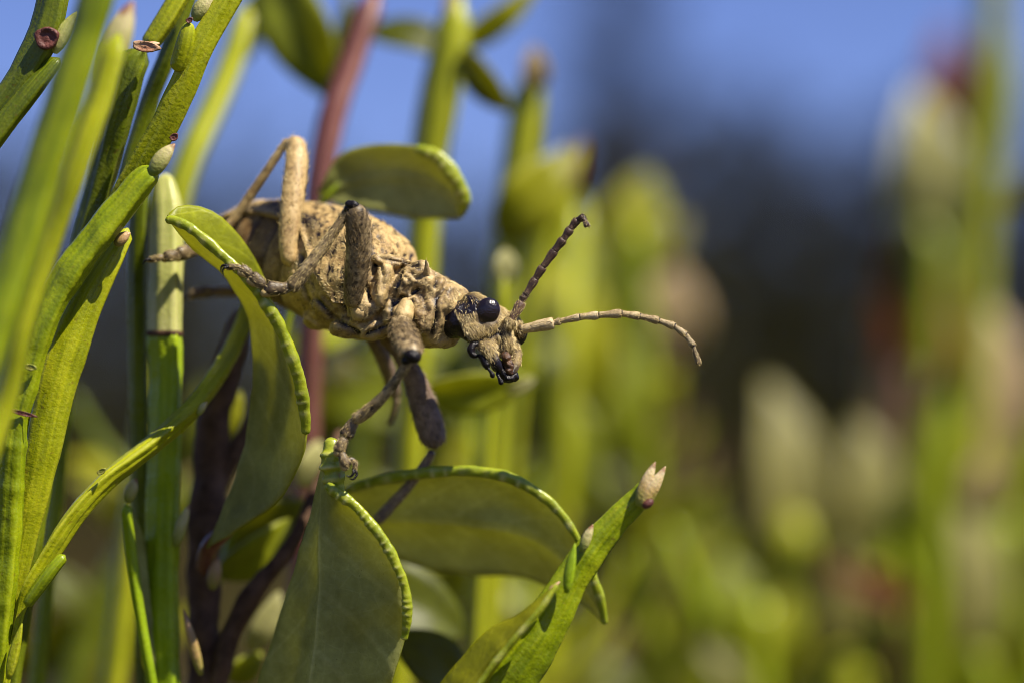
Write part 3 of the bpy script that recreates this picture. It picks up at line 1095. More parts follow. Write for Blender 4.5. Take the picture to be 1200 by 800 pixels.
t = stem('bright yellow-green forked stem arching to the top edge',
         [(78, 350, .22, 30), (112, 290, .2, 30), (148, 224, .12, 32), (170, 186, .08, 34), (194, 146, .05, 36), (214, 104, .02, 36), (232, 62, 0, 34), (254, 24, 0, 32), (292, -40, 0, 30)], 'stem_yellow', n=90, prof=ridged(3, .34, 3), phase=0.6)
tube_obj('fork_arm', [(206, 84, -.03, 18), (214, 60, -.05, 21), (219, 40, -.06, 18), (222, 26, -.06, 10)], M['stem_yellow'], t, 24, 20, ridged(2, .2, 2))
bud_obj('axil_bud', (228, 24), (252, -6), 20, M['bud'], t, -.02)
scar(t, 222, 24, -.085, 8, 6, 30, 'scar', 'tip_scar')
scar(t, 204, 161, -.03, 10, 8, 40, 'scar', 'red_fleck')

t = stem('thick green jointed stem with a pale bud at its tip, running down the left edge',
         [(-30, 900, .02, 40), (-8, 800, 0, 40), (1, 720, -.02, 40), (9, 640, -.04, 40), (14, 565, -.06, 38), (19, 497, -.08, 36), (24, 480, -.08, 31), (31, 455, -.08, 33),
          (38, 424, -.08, 36), (54, 376, -.08, 39), (78, 330, -.08, 41), (108, 288, -.08, 41), (140, 248, -.08, 39), (166, 216, -.08, 35), (184, 198, -.08, 28)], 'stem', n=150,
         nodes=((0.445, .010, .12), (0.51, .008, 0.10)), rough=0.06, prof=ridged(3, .26, 2))
bud_obj('tip_bud', (178, 206), (205, 169), 20, M['bud'], t, -.12)
scar(t, 36, 430, -.16, 13, 7, -10, 'bud_brown', 'joint_scale')
scar(t, 27, 484, -.15, 30, 5, -14, 'scar', 'joint_ring')
bud_obj('side_bud', (136, 288), (153, 273), 14, M['bud_brown'], t, -.06)
bud_obj('bract', (10, 795), (26, 730), 13, M['stem_yellow'], t, -.10, 0.5)

t = stem('flat golden-green winged stem leaning behind the thick jointed stem',
         [(0, 770, .12, 26), (12, 700, .1, 28), (28, 620, .08, 34), (46, 545, .05, 38), (60, 478, .04, 42), (78, 415, .04, 44), (104, 352, .05, 36), (130, 304, .06, 26), (150, 268, .1, 20)], 'stem_yellow', n=90, prof=ridged(2, .45, 1.5), flat=0.7)

t = stem('winged green twig slanting up to the right across the vertical stem',
         [(24, 716, -.02, 12), (34, 688, -.02, 24), (62, 640, 0, 27), (92, 596, .02, 27), (124, 562, .06, 27), (160, 534, .12, 26), (200, 502, .2, 26), (232, 472, .3, 26),
          (262, 430, .42, 26), (282, 392, .55, 24), (296, 350, .65, 20)], 'stem_yellow', n=120, prof=ridged(3, .42, 2.5), twist=0.7, rough=0.08)
tube_obj('wing_scale', [(30, 710, -.09, 12), (44, 690, -.1, 15), (60, 668, -.1, 15), (76, 650, -.08, 12)], M['stem'], t, 24, 14, ridged(2, .3, 2))
scar(t, 119, 552, -.03, 11, 6, 32, 'bud_brown', 'joint_scale')
bud_obj('side_bud', (232, 486), (243, 470), 9, M['bud'], t, .24)

# vertical stem
t = stem('upright bright green stem with a pale cream upper section behind the curled leaf',
         [(200, 900, .5, 46), (194, 790, .5, 46), (192, 700, .5, 46), (194, 600, .5, 45), (197, 500, .5, 44), (197, 420, .5, 43), (196, 391, .5, 41)], 'stem_lime', n=70, nodes=((0.99, .03, .1),), ends=(1, 0))
tube_obj('upper_stalk', [(196, 393, .5, 44), (196, 340, .52, 46), (197, 285, .55, 44), (196, 240, .6, 40), (192, 204, .65, 26)], M['stem_pale'], t, 40, 24, ridged(3, .22, 2.5), ends=(0, 1))
tube_obj('joint_sheath', [(196, 393.5, .5, 44), (196, 391, .5, 46), (196, 388, .5, 45)], M['wood'], t, 14, 30, ridged(3, .2, 2.5), ends=(0, 0), rough=.03)
bud_obj('side_bud', (206, 640), (222, 590), 15, M['bud'], t, .36)
bud_obj('lower_bud', (236, 790), (215, 714), 13, M['bud_brown'], t, .38)
t = stem('darker slim green stem just left of the upright bright stem',
         [(172, 900, .62, 20), (168, 700, .62, 22), (165, 520, .62, 25), (163, 380, .62, 26), (164, 260, .62, 26), (170, 170, .62, 22), (184, 90, .62, 18)], 'stem_dark', n=60)
t = stem('thin pale-edged leaf seen edge-on beside the upright bright stem',
         [(196, 900, .4, 10), (178, 800, .36, 12), (164, 720, .34, 12), (154, 650, .32, 13), (148, 590, .3, 12)], 'stem_lime', n=50, prof=ridged(2, .4, 2), name='bilberry_leaf_edge')
leaf3(t, [(190, 880, .42), (172, 790, .38), (158, 700, .36), (150, 640, .34), (148, 592, .32)], [(198, 880, .5), (184, 790, .46), (172, 700, .44), (164, 640, .42), (150, 592, .33)],
      [(204, 880, .6), (194, 790, .56), (182, 700, .54), (172, 640, .5), (152, 592, .34)], M['leaf'], .05)
bud_obj('bud', (150, 588), (160, 560), 16, M['bud'], t, .3)

# ------------------------------------------------------------------ woody stem with the three large leaves
t = thing('bilberry_branch', P(245, 800, .7), 'brown woody bilberry branch bearing the large grey-green leaves the insect stands on', 'branch')
WOOD = t
tube_obj('woody_stem', [(250, 920, .75, 42), (243, 800, .75, 42), (238, 700, .75, 38), (242, 620, .75, 40), (246, 540, .8, 40), (254, 480, .85, 38), (270, 420, .9, 32), (288, 360, 1.0, 26)], M['wood'], t, 80, 20, ridged(4, .15, 1.5), rough=.14)
tube_obj('twig', [(250, 810, .7, 26), (272, 740, .68, 24), (300, 690, .66, 22), (340, 640, .7, 18), (372, 570, .85, 14), (400, 500, 1.0, 10)], M['wood'], t, 50, 16, ridged(4, .15, 1.5), rough=.14)
tube_obj('twig', [(250, 580, .8, 22), (280, 520, .85, 20), (310, 470, .95, 16)], M['wood'], t, 40, 16, ridged(4, .15, 1.5), rough=.14)
tube_obj('leaf_stalk', [(240, 668, .7, 24), (246, 640, .55, 22), (268, 618, .42, 18), (296, 590, .34, 14)], M['stem_red'], t, 30, 14)
bud_obj('bud', (249, 690), (256, 652), 17, M['bud_brown'], t, .55)

lf = leaf3(t, [(196, 252, -.02), (214, 262, -.04), (240, 280, -.06), (270, 308, -.08), (302, 340, -.08), (328, 380, -.06), (346, 425, -.04), (356, 470, 0), (359, 505, .03), (350, 545, .1), (322, 590, .2), (280, 620, .3), (244, 640, .4)],
           [(196, 256, 0), (226, 286, .12), (262, 318, .2), (290, 360, .26), (300, 410, .3), (298, 470, .32), (288, 530, .34), (268, 590, .38), (242, 642, .42)],
           [(198, 250, .03), (212, 241, .08), (240, 244, .16), (270, 266, .22), (296, 300, .26), (314, 340, .3), (322, 390, .36), (318, 460, .42), (300, 540, .44), (272, 600, .44), (244, 642, .43)],
           M['leaf_bright'], 0.05)
rim_obj(lf, [(194, 258, -.05, 9), (206, 260, -.06, 12), (226, 270, -.08, 13), (258, 297, -.1, 13), (290, 328, -.11, 14), (316, 362, -.1, 15), (336, 402, -.08, 16), (350, 444, -.05, 16), (357, 482, -.01, 14), (358, 508, .02, 9)], 22)

lf = leaf3(t, [(384, 514, -.02), (383, 545, -.03), (387, 572, -.06), (412, 592, -.10), (440, 622, -.12), (464, 660, -.12), (477, 700, -.10), (474, 745, -.05), (458, 800, .0), (430, 880, .1), (400, 940, .3)],
           [(385, 516, .02), (382, 560, .04), (378, 610, .06), (376, 660, .06), (374, 710, .06), (370, 760, .08), (362, 820, .12), (350, 880, .2), (340, 940, .3)],
           [(384, 518, .04), (376, 560, .1), (362, 610, .16), (348, 660, .2), (332, 710, .24), (316, 760, .28), (300, 810, .32), (296, 880, .34), (310, 940, .34)],
           M['leaf'], 0.05)
rim_obj(lf, [(387, 511, -.04, 16), (388, 524, -.06, 24), (390, 544, -.07, 27), (392, 562, -.07, 26), (395, 582, -.06, 18)], 5, n=70, amt=.16, name='curled_leaf_tip')
rim_obj(lf, [(381, 567, -.10, 9), (389, 572, -.11, 13), (402, 581, -.12, 14), (424, 600, -.13, 12), (446, 628, -.14, 12.5), (464, 660, -.14, 12.5), (475, 690, -.13, 12), (477, 720, -.11, 12), (473, 750, -.08, 9)], 24, amt=.12)

lf = leaf3(t, [(380, 590, .7), (420, 568, .56), (460, 558, .46), (510, 553, .42), (560, 553, .4), (600, 562, .38), (640, 586, .36), (668, 614, .34), (688, 650, .34), (702, 690, .34), (708, 726, .36)],
           [(380, 600, .8), (430, 604, .72), (490, 608, .66), (550, 612, .62), (610, 622, .58), (654, 648, .52), (690, 690, .44), (707, 728, .38)],
           [(380, 606, .86), (430, 640, .9), (490, 662, .92), (550, 672, .9), (610, 676, .84), (650, 690, .72), (690, 712, .52), (706, 730, .4)],
           M['leaf_matte'], 0.08)
rim_obj(lf, [(398, 578, .54, 8), (425, 567, .45, 12), (470, 557, .36, 13), (520, 552, .32, 14), (560, 552, .3, 14), (596, 559, .28, 14), (630, 577, .26, 13), (656, 600, .25, 12), (672, 622, .25, 10), (684, 648, .26, 8), (694, 672, .28, 11), (703, 700, .3, 12), (709, 732, .33, 8)], 22)

# small leaves in the gap round the branch
for (cx, cy, dz, ang, L, W, mt, ti) in ((300, 648, 1.0, 38, 110, 52, 'leaf_bright', .5), (312, 730, 1.2, 62, 80, 34, 'leaf_cream', .4), (288, 782, 1.1, 40, 50, 34, 'leaf_bright', .4),
                                        (268, 492, 1.3, 62, 76, 26, 'leaf_yellow', .5), (366, 545, 1.5, 70, 60, 40, 'leaf_cream', .4), (505, 772, .9, 140, 110, 66, 'leaf_deep', .4),
                                        (300, 620, 1.6, 15, 170, 90, 'leaf_deep', .4), (460, 700, 1.3, 160, 190, 90, 'leaf_deep', .5)):
    oval_leaf(t, cx, cy, dz, ang, L, W, M[mt], ti)

# ------------------------------------------------------------------ cut twig lower right
t = stem('green flattened twig with a pale pink cut tip pointing to the upper right',
         [(520, 900, -.1, 78), (578, 812, -.12, 74), (618, 762, -.14, 62), (650, 714, -.15, 47), (674, 672, -.15, 39), (698, 638, -.15, 34), (726, 606, -.16, 29), (748, 584, -.17, 26), (764, 566, -.18, 23)], 'stem', group='', n=80,
         prof=ridged(2, .35, 1.6), flat=.6, name='bilberry_twig')
leaf3(t, [(496, 830, -.12), (520, 796, -.16), (550, 760, -.2), (573, 738, -.23), (588, 729, -.25), (606, 722, -.27), (628, 706, -.29), (651, 684, -.31)],
      [(520, 850, -.22), (546, 806, -.26), (576, 768, -.29), (598, 744, -.31), (612, 730, -.32), (626, 716, -.32), (640, 701, -.32), (652, 684, -.32)],
      [(540, 860, -.24), (562, 814, -.27), (588, 774, -.30), (607, 750, -.32), (620, 734, -.33), (633, 718, -.33), (645, 702, -.33), (653, 684, -.32)], M['leaf_yellow'], 0.02, name='leaf_scale', see='upper')
rim_obj(t, [(548, 822, -.3, 8), (572, 786, -.32, 8), (598, 754, -.33, 8), (618, 731, -.34, 8), (638, 707, -.34, 8), (653, 683, -.33, 6)], 4, n=60, amt=.03, name='scale_edge')
bud_obj('scale_tip', (642, 696), (656, 681), 6, M['bud_pink'], t, -.25)
bud_obj('bud_scale', (748, 592), (768, 541), 15, M['bud_tip'], t, -.21, 0.6)
bud_obj('bud_scale', (757, 592), (780, 546), 14, M['bud_tip'], t, -.17, 0.6)
bud_obj('bud_scale', (752, 594), (774, 552), 13, M['bud_tip'], t, -.22, 0.5)
tube_obj('red_scale', [(753, 594, -.24, 7), (759, 590, -.25, 10), (765, 585, -.24, 7)], M['scar'], t, 14, 10)
bud_obj('axil_bud', (682, 646), (695, 614), 12, M['bud'], t, -.2)
bud_obj('axil_leaf', (664, 694), (674, 636), 13, M['stem_lime'], t, -.25)
bud_obj('side_bud', (642, 746), (657, 728), 10, M['bud_brown'], t, -.1)
bud_obj('side_leaf', (626, 770), (656, 738), 18, M['stem_lime'], t, -.1)

# ------------------------------------------------------------------ the longhorn beetle
def m_beetle(name, c1, c2, c3, rough=0.6, spots=0.0, spot_scale=30, spec=0.35, bump=0.5):
    """hairy tan cuticle; 'dark' = bare shining black cuticle, 'pale' = cream skin"""
    t = NT(name)
    f = t.math('ADD', t.math('MULTIPLY', t.noise(9, 4, rough=0.6), 0.55), t.math('MULTIPLY', t.noise(45, 4, rough=0.65), 0.45))
    col = t.ramp(f, [(0.36, c1), (0.5, c2), (0.64, c3)])
    if spots:
        sp = t.ramp(t.noise(spot_scale, 2, rough=0.4), [(0.60, 0.0), (0.67, 1.0)])
        col = t.mix(t.math('MULTIPLY', sp, spots), col, (0.012, 0.008, 0.012))
    fs = t.ramp(t.noise(85, 2, rough=0.5), [(0.63, 0.0), (0.69, 1.0)])
    col = t.mix(t.math('MULTIPLY', fs, min(1.0, spots * .9)), col, (0.02, 0.012, 0.012))
    col = t.mix(t.attr('pale'), col, (0.62, 0.44, 0.19))
    col = t.mix(t.attr('brown'), col, t.mix(t.noise(14, 4), (0.05, 0.026, 0.008), (0.22, 0.125, 0.04)))
    dk = t.attr('dark')
    col = t.mix(dk, col, (0.008, 0.006, 0.010))
    h = t.math('ADD', t.noise(70, 4, rough=0.65), t.math('MULTIPLY', t.noise(22, 3), 0.8))
    t.bump(h, bump, 0.012)
    rg = t.math('SUBTRACT', rough, t.math('MULTIPLY', dk, rough - 0.2))
    return t.done(col, rg, spec)


M['cuticle'] = m_beetle('beetle_cuticle', (0.13, 0.08, 0.036), (0.34, 0.235, 0.10), (0.57, 0.43, 0.205), spots=0.6, spot_scale=34, rough=0.48, bump=0.4)
M['abdomen'] = m_beetle('beetle_abdomen', (0.12, 0.062, 0.022), (0.25, 0.15, 0.06), (0.38, 0.25, 0.11), 0.5)
M['elytra'] = m_beetle('beetle_elytra', (0.24, 0.145, 0.055), (0.46, 0.31, 0.12), (0.60, 0.435, 0.195), spots=0.95, spot_scale=26)
M['leg'] = m_beetle('beetle_leg', (0.05, 0.033, 0.015), (0.19, 0.135, 0.065), (0.44, 0.335, 0.175), spots=0.75, spot_scale=32, rough=0.46, bump=0.3)
M['leg_pale'] = m_beetle('beetle_leg_pale', (0.22, 0.135, 0.055), (0.44, 0.30, 0.125), (0.60, 0.445, 0.21), spots=0.4, spot_scale=20, rough=0.46, bump=0.3)
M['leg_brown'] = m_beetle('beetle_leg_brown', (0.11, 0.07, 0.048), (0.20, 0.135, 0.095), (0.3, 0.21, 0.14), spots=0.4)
M['antenna'] = m_beetle('beetle_antenna', (0.17, 0.11, 0.05), (0.40, 0.30, 0.15), (0.56, 0.45, 0.27), spots=0.1)
M['antenna_dark'] = m_beetle('beetle_antenna_dark', (0.035, 0.018, 0.012), (0.085, 0.045, 0.03), (0.16, 0.095, 0.065), 0.5)
M['head'] = m_beetle('beetle_head', (0.08, 0.052, 0.02), (0.2, 0.14, 0.058), (0.36, 0.26, 0.115), spots=0.4, spot_scale=50)
M['black'] = m_simple('black_cuticle', (0.004, 0.003, 0.004), (0.012, 0.009, 0.010), 30, 0.28, 0.25, 0.5)
M['mouth'] = m_simple('mouth_brown', (0.012, 0.006, 0.006), (0.13, 0.055, 0.016), 60, 0.3, 0.5, 0.5)
M['pad'] = m_simple('foot_pad', (0.3, 0.2, 0.06), (0.55, 0.42, 0.18), 40, 0.6, 0.3, 0.5)


def m_eye():
    t = NT('compound_eye')
    vo = t.n('ShaderNodeTexVoronoi', feature='F1')
    vo.inputs['Scale'].default_value = 110
    t.l(t.n('ShaderNodeTexCoord').outputs['Object'], vo.inputs['Vector'])
    t.bump(vo.outputs['Distance'], 0.35, 0.004)
    return t.done(t.ramp(t.noise(6, 2), [(0.35, (0.004, 0.003, 0.005)), (0.7, (0.014, 0.007, 0.010))]), 0.27, 0.55)


M['eye'] = m_eye()


def m_hair(name, c1, c2):
    t = NT(name)
    return t.done(t.ramp(t.attr('tint'), [(0.0, c1), (1.0, c2)]), 0.45, 0.4)


M['hair'] = m_hair('golden_hair', (0.32, 0.22, 0.065), (0.70, 0.55, 0.25))
M['hair_dark'] = m_hair('brown_hair', (0.06, 0.035, 0.015), (0.4, 0.29, 0.14))


def cam_vec(r, u, t):
    return RIGHT * r + UP * u - FWD * t


BF = nrm(cam_vec(.81, -.27, .52))
BR = cam_vec(-.5, .2, .84)
BR = nrm(BR - BF * np.dot(BR, BF))
BU = np.cross(BR, BF)
NECK = P(530, 371, .06)
XN = 1.42


def BL(x, y, z):
    """beetle frame (forward from tail, to its right, up) -> world"""
    x, y, z = np.broadcast_arrays(np.asarray(x, float), y, z)
    return NECK + (x - XN)[..., None] * BF + y[..., None] * BR + z[..., None] * BU


def loft(rows, nx=90, nt=72, c_up=None):
    """rows x, half width, top, bottom (along body up), squareness exponent"""
    q = cr(rows, nx)
    th = np.linspace(0, 2 * math.pi, nt, endpoint=False)
    V = []
    for x, hw, tp, bt in q:
        c, s = np.cos(th), np.sin(th)
        V.append(BL(x, hw * np.sign(c) * np.abs(c) ** 0.9, np.where(s > 0, tp, bt) * s))
    V = np.vstack(V)
    F = []
    for k in range(nx - 1):
        for j in range(nt):
            j2 = (j + 1) % nt
            F.append((k * nt + j, k * nt + j2, (k + 1) * nt + j2, (k + 1) * nt + j))
    n = len(V)
    V = np.vstack((V, BL(q[0, 0] - .01, 0, 0)[None], BL(q[-1, 0] + .01, 0, 0)[None]))
    for j in range(nt):
        j2 = (j + 1) % nt
        F.append((n, j2, j))
        F.append((n + 1, (nx - 1) * nt + j, (nx - 1) * nt + j2))
    return V, F


def local(V):
    d = V - NECK
    return d @ BF + XN, d @ BR, d @ BU


def line_dist(px, lines):
    """distance in photo px to a set of polylines"""
    best = np.full(len(px), 1e9)
    for ln in lines:
        ln = np.array(ln, float)
        for a, b in zip(ln[:-1], ln[1:]):
            ab = b - a
            t = np.clip(((px - a) @ ab) / (ab @ ab), 0, 1)
            best = np.minimum(best, np.linalg.norm(px - (a + t[:, None] * ab), axis=1))
    return best


def fix_out(V, F):
    """make faces point outward (positive signed volume)"""
    c = V.mean(0)
    vol = 0
    for f in F[:: max(1, len(F) // 4000)]:
        a, b, d = V[f[0]] - c, V[f[1]] - c, V[f[2]] - c
        vol += np.dot(a, np.cross(b, d))
    return F if vol > 0 else [tuple(f[::-1]) for f in F]


beetle = thing('longhorn_beetle', P(400, 380, .2), 'tan speckled longhorn beetle with black eyes clinging to the leaves and stems', 'beetle')
GRIP = beetle


def pxe(x, y, dz, rx, ry, rz=None, ang=0, sub=3):
    """ellipsoid given in photo px: rx along image angle ang, ry across, rz in depth"""
    a = R(ang)
    e1 = RIGHT * math.cos(a) + UP * math.sin(a)
    e2 = -RIGHT * math.sin(a) + UP * math.cos(a)
    rz = ry if rz is None else rz
    return ellipsoid(P(x, y, dz), (PX(rx, dz), PX(ry, dz), PX(rz, dz)), np.array((e1, e2, FWD)), sub)


# ---- trunk: thorax and abdomen as one continuous skin
abd = loft([(-.06, .03, .03, .03), (0.0, .08, .10, .07), (.12, .15, .19, .13), (.3, .205, .24, .18), (.5, .24, .27, .21), (.7, .26, .28, .235), (.9, .265, .27, .24),
            (1.02, .24, .22, .215), (1.09, .17, .14, .15), (1.12, .15, .12, .12)])
pro = loft([(1.07, .12, .11, .10), (1.10, .17, .15, .16), (1.16, .185, .165, .185), (1.22, .195, .17, .195), (1.28, .185, .165, .185), (1.34, .165, .15, .16), (1.39, .155, .142, .15),
            (1.42, .15, .138, .145), (1.435, .12, .11, .115)], 50, 64)
lumps = [
    pxe(478, 366, -.02, 11, 25, 14, -10), pxe(462, 372, .02, 12, 22, 16, 10), pxe(497, 372, -.01, 16, 22, 16, 15),
    pxe(480, 329, .015, 30, 14, 14, 48), pxe(503, 336, .01, 24, 19, 15, -30), pxe(520, 352, .015, 14, 22, 17, 20),
    pxe(428, 362, .06, 22, 17, 16, 25), pxe(447, 338, .06, 12, 32, 20, -14), pxe(426, 330, .09, 12, 30, 18, -8), pxe(440, 385, .10, 22, 13, 20, 10),
    pxe(412, 382, .14, 26, 13, 20, 12), pxe(385, 356, .2, 20, 20, 20, 30), pxe(366, 330, .28, 15, 32, 18, -12), pxe(346, 318, .3, 13, 26, 16, -14),
    pxe(458, 306, .08, 26, 7, 14, -8),
    pxe(375, 372, .3, 20, 14, 22, 10),
]
V, F = remeshed([abd, pro] + lumps, 0.0085, 6, 0.5)
F = fix_out(V, F)
N = vnormals(V, F)
lx, ly, lz = local(V)
pp = proj(V)
seams = [[(474, 304), (471, 315), (466, 333), (459, 358), (458, 380)], [(489, 340), (478, 346), (468, 350), (457, 361)], [(484, 352), (483, 368), (487, 384)],
         [(508, 312), (514, 324), (510, 336)], [(520, 338), (510, 350), (512, 372), (506, 392)], [(430, 305), (428, 330), (434, 352)],
         [(398, 300), (392, 325), (398, 350), (410, 372)], [(446, 302), (474, 308), (490, 312)], [(354, 300), (352, 330), (362, 352)], [(430, 392), (455, 380)], [(370, 350), (392, 372), (420, 390)]]
sd = line_dist(pp[:, :2], seams)
near = np.clip((N @ -FWD + .15) * 3, 0, 1)
seams2 = [[(440, 330), (438, 350), (444, 372)], [(452, 352), (446, 370), (450, 388)], [(414, 372), (424, 378), (436, 376)], [(496, 345), (500, 362), (496, 380)], [(524, 330), (516, 344)],
          [(478, 318), (488, 326), (496, 322)], [(376, 300), (384, 318), (380, 340)], [(362, 372), (380, 384)], [(446, 312), (450, 326), (446, 342)], [(470, 316), (480, 330), (476, 342)]]
sd2 = line_dist(pp[:, :2] + 2.5 * np.stack((noise(pp * (.1, .1, 3)), noise(pp * (.1, .1, 3) + 9)), 1), seams2)
groove = np.maximum(np.exp(-(sd / 2.8) ** 2), .6 * np.exp(-(sd2 / 2.2) ** 2)) * near
# rings of the abdomen
rings = np.zeros(len(V))
for xr in (.08, .2, .33, .46, .58):
    rings = np.maximum(rings, np.exp(-((lx - xr + .06 * (lz < 0) * np.clip(-lz, 0, .2)) / .014) ** 2) * (lx < .66))
wr = fbm(np.stack((lx * 9, ly * 14, lz * 14), 1), 4)
wr2 = 1 - np.abs(fbm(np.stack((lx * 22, ly * 22, lz * 22), 1), 3)) * 2
front = np.clip((lx - .55) * 4, 0, 1)
fold = fbm(np.stack((lx * 10 + lz * 5, ly * 6, lz * 7), 1), 3)
disp = np.abs(fold) * front * .007 + wr * .005 * (.4 + .9 * front) + wr2 * .0022 * (0.3 + front) - groove * .018 - rings * .016
V2 = V + N * disp[:, None]
dark = np.clip(np.exp(-(sd / 1.9) ** 2) * near * 1.5 + groove * .3, 0, 1) * np.clip(.85 + noise(pp[:, :3] * (.06, .06, 2)) * .9, .25, 1)
dark = np.maximum(dark, np.clip(rings * .45, 0, 1))
patch = np.clip((noise(np.stack((lx * 17, ly * 17, lz * 17), 1)) - .28) * 4, 0, 1) * np.clip((lx - 1.05) * 9, 0, 1) * (pp[:, 1] < 345)
dark = np.maximum(dark, patch * .9)
pale = np.clip((wr - .1) * 1.6, 0, 1) * front * .7
brown = np.clip((.68 - lx) * 5, 0, 1) * np.clip(.75 + wr * .6, 0, 1)
trunk = mesh('thorax_and_abdomen', V2, F, M['cuticle'], beetle, {'dark': dark, 'pale': pale, 'brown': brown})
sel = np.clip((lx - 1.0) * 3 + .55, .22, 1)
ps, ns = scatter(V2, F, 9000)
keep = (ns @ -FWD > -.35)
xs = local(ps)[0]
keep &= RNG.rand(len(ps)) < np.clip((xs - .3) * .9, .1, .75)
ps, ns = ps[keep], ns[keep]
hv, hf, ht = hairs(ps, ns, np.tile(-BF * .6 - BU * .5, (len(ps), 1)) + RNG.normal(size=(len(ps), 3)) * .25, .02, .0011, .12, .4)
mesh('hair', hv, hf, M['hair'], trunk, {'tint': ht}, smooth=False, kind='stuff')
# thorn on the side of the prothorax
c = cr([tuple(P(500, 324, -.02)) + (.022,), tuple(P(500, 314, -.045)) + (.011,), tuple(P(499, 305, -.06)) + (.003,)], 10)
V, F, A = sweep(c[:, :3], c[:, 3], 12)
mesh('side_thorn', V, F, M['cuticle'], trunk, {'dark': np.clip((np.linspace(0, 1, len(V)) - .45) * 2, 0, .8)})


# ---- wing cases
def elytron(sign):
    nx, nt = 90, 34
    q = cr([(-.03, .02, .05), (.03, .10, .13), (.15, .175, .225), (.35, .225, .285), (.6, .265, .325), (.85, .285, .325), (.98, .275, .29), (1.05, .24, .235), (1.09, .175, .165)], nx)
    lo = np.interp(q[:, 0], [-.03, .3, .6, .8, .95, 1.085], [34, 38, 30, -2, -24, -20])
    G = []
    for (x, hw, tp), e in zip(q, lo):
        th = ph = np.linspace(R(91), R(e), nt)
        w = 1 + .025 * np.cos(th * 11) * np.clip(x * 3, 0, 1)
        yy = np.cos(ph) * hw * w * sign
        zz = np.sin(ph) * tp * w
        G.append(BL(x, yy, zz))
    V = np.vstack(G)
    n = nx * nt
    F = []
    for i in range(nx - 1):
        for j in range(nt - 1):
            F.append((i * nt + j, i * nt + j + 1, (i + 1) * nt + j + 1, (i + 1) * nt + j))
    N = vnormals(V, F)
    if np.mean(np.sum(N * (V - BL(.5, 0, 0)), 1)) < 0:
        F = [f[::-1] for f in F]
        N = -N
    lx, ly, lz = local(V)
    edge = np.tile(np.linspace(0, 1, nt), nx)
    V = V + N * (fbm(np.stack((lx * 9, ly * 12, lz * 12), 1), 3) * .004 - np.clip(noise(np.stack((lx * 30, ly * 30, lz * 30), 1)) - .25, 0, 1) * .02 + np.exp(-((edge - .97) / .03) ** 2) * .012)[:, None]
    low = V - N * .016
    A = np.vstack((V, low))
    F2 = F + [tuple(n + k for k in f[::-1]) for f in F]
    ring = [(i * nt + nt - 1) for i in range(nx)]
    for a, b in zip(ring[:-1], ring[1:]):
        F2.append((a, b, n + b, n + a))
    ring = [(nx - 1) * nt + j for j in range(nt)]
    for a, b in zip(ring[:-1], ring[1:]):
        F2.append((a, b, n + b, n + a))
    band = np.exp(-((lx - .56) / .16) ** 4) * np.exp(-((edge - .80) / .12) ** 4)
    band = np.maximum(band, np.exp(-((lx - .35) / .05) ** 2) * np.exp(-((edge - .6) / .2) ** 2))
    dark = np.clip(band + np.clip(noise(np.stack((lx * 30, ly * 30, lz * 30), 1)) - .22, 0, 1) * 4 + np.clip(noise(np.stack((lx * 14, ly * 14, lz * 14), 1)) - .42, 0, 1) * 5, 0, 1)
    pale = np.exp(-((edge - .985) / .02) ** 2) * .8
    o = mesh('wing_case', A, F2, M['elytra'], beetle, {'dark': np.concatenate((dark, dark)), 'pale': np.concatenate((pale, pale))})
    return o, A, F


for s in (1, -1):
    o, EV, EF = elytron(s)
    if s == 1:
        ps, ns = scatter(EV, EF, 1500)
        hv, hf, ht = hairs(ps, ns, np.tile(-BF, (len(ps), 1)), .022, .0013, .2, .4)
        mesh('hair', hv, hf, M['hair'], o, {'tint': ht}, smooth=False, kind='stuff')

# ---- head
HF = nrm(P(592, 437, -.06) - P(548, 372, .08))          # along the face, towards the mouth
V, F = remeshed([
    pxe(541, 373, .06, 21, 27, 30, -60), pxe(556, 374, .03, 25, 28, 26, -55), pxe(570, 386, .02, 21, 23, 24, -60), pxe(572, 380, .12, 24, 26, 26, -55), pxe(590, 384, .13, 18, 22, 20, -60),
    pxe(556, 390, -.04, 16, 14, 14, -30), pxe(583, 392, .02, 19, 17, 20, -65), pxe(590, 404, .02, 15, 16, 18, -80), pxe(598, 408, .05, 14, 12, 14, -80),
    pxe(597, 379, -.03, 8, 9, 9, 40), pxe(609, 387, .06, 8, 8, 9, 10), pxe(560, 357, .04, 20, 12, 22, -25),
    pxe(574, 407, -.05, 15, 9, 9, -70), pxe(600, 423, .03, 14, 8, 9, -95)], 0.006, 4, .5)
F = fix_out(V, F)
N = vnormals(V, F)
pp = proj(V)
sd = line_dist(pp[:, :2], [[(548, 402), (560, 399), (572, 396), (586, 389), (588, 398), (585, 410)], [(586, 383), (589, 396), (588, 412)], [(606, 392), (604, 404)]])
near = np.clip((N @ -FWD + .1) * 3, 0, 1)
groove = np.exp(-(sd / 2.1) ** 2) * near
disp = fbm(pp * (.09, .09, 20), 3) * .004 - groove * .012
V2 = V + N * disp[:, None]
d_patch = np.exp(-(((pp[:, 0] - 546) / 19) ** 2 + ((pp[:, 1] - 357) / 12) ** 2) ** 2) * (pp[:, 2] < .2)
d_neck = np.clip((538 - pp[:, 0] + (pp[:, 1] - 372) * .45) / 3, 0, 1)
d_eye = np.exp(-(((pp[:, 0] - 571) / 18) ** 2 + ((pp[:, 1] - 365) / 19) ** 2) ** 4) * .7
dark = np.clip(np.maximum.reduce((groove * 1.4, d_patch * 1.6, d_neck, d_eye * .5)), 0, 1)
head = mesh('head', V2, F, M['head'], beetle, {'dark': dark, 'pale': np.zeros(len(V))})
ps, ns = scatter(V2, F, 9000)
q = proj(ps)
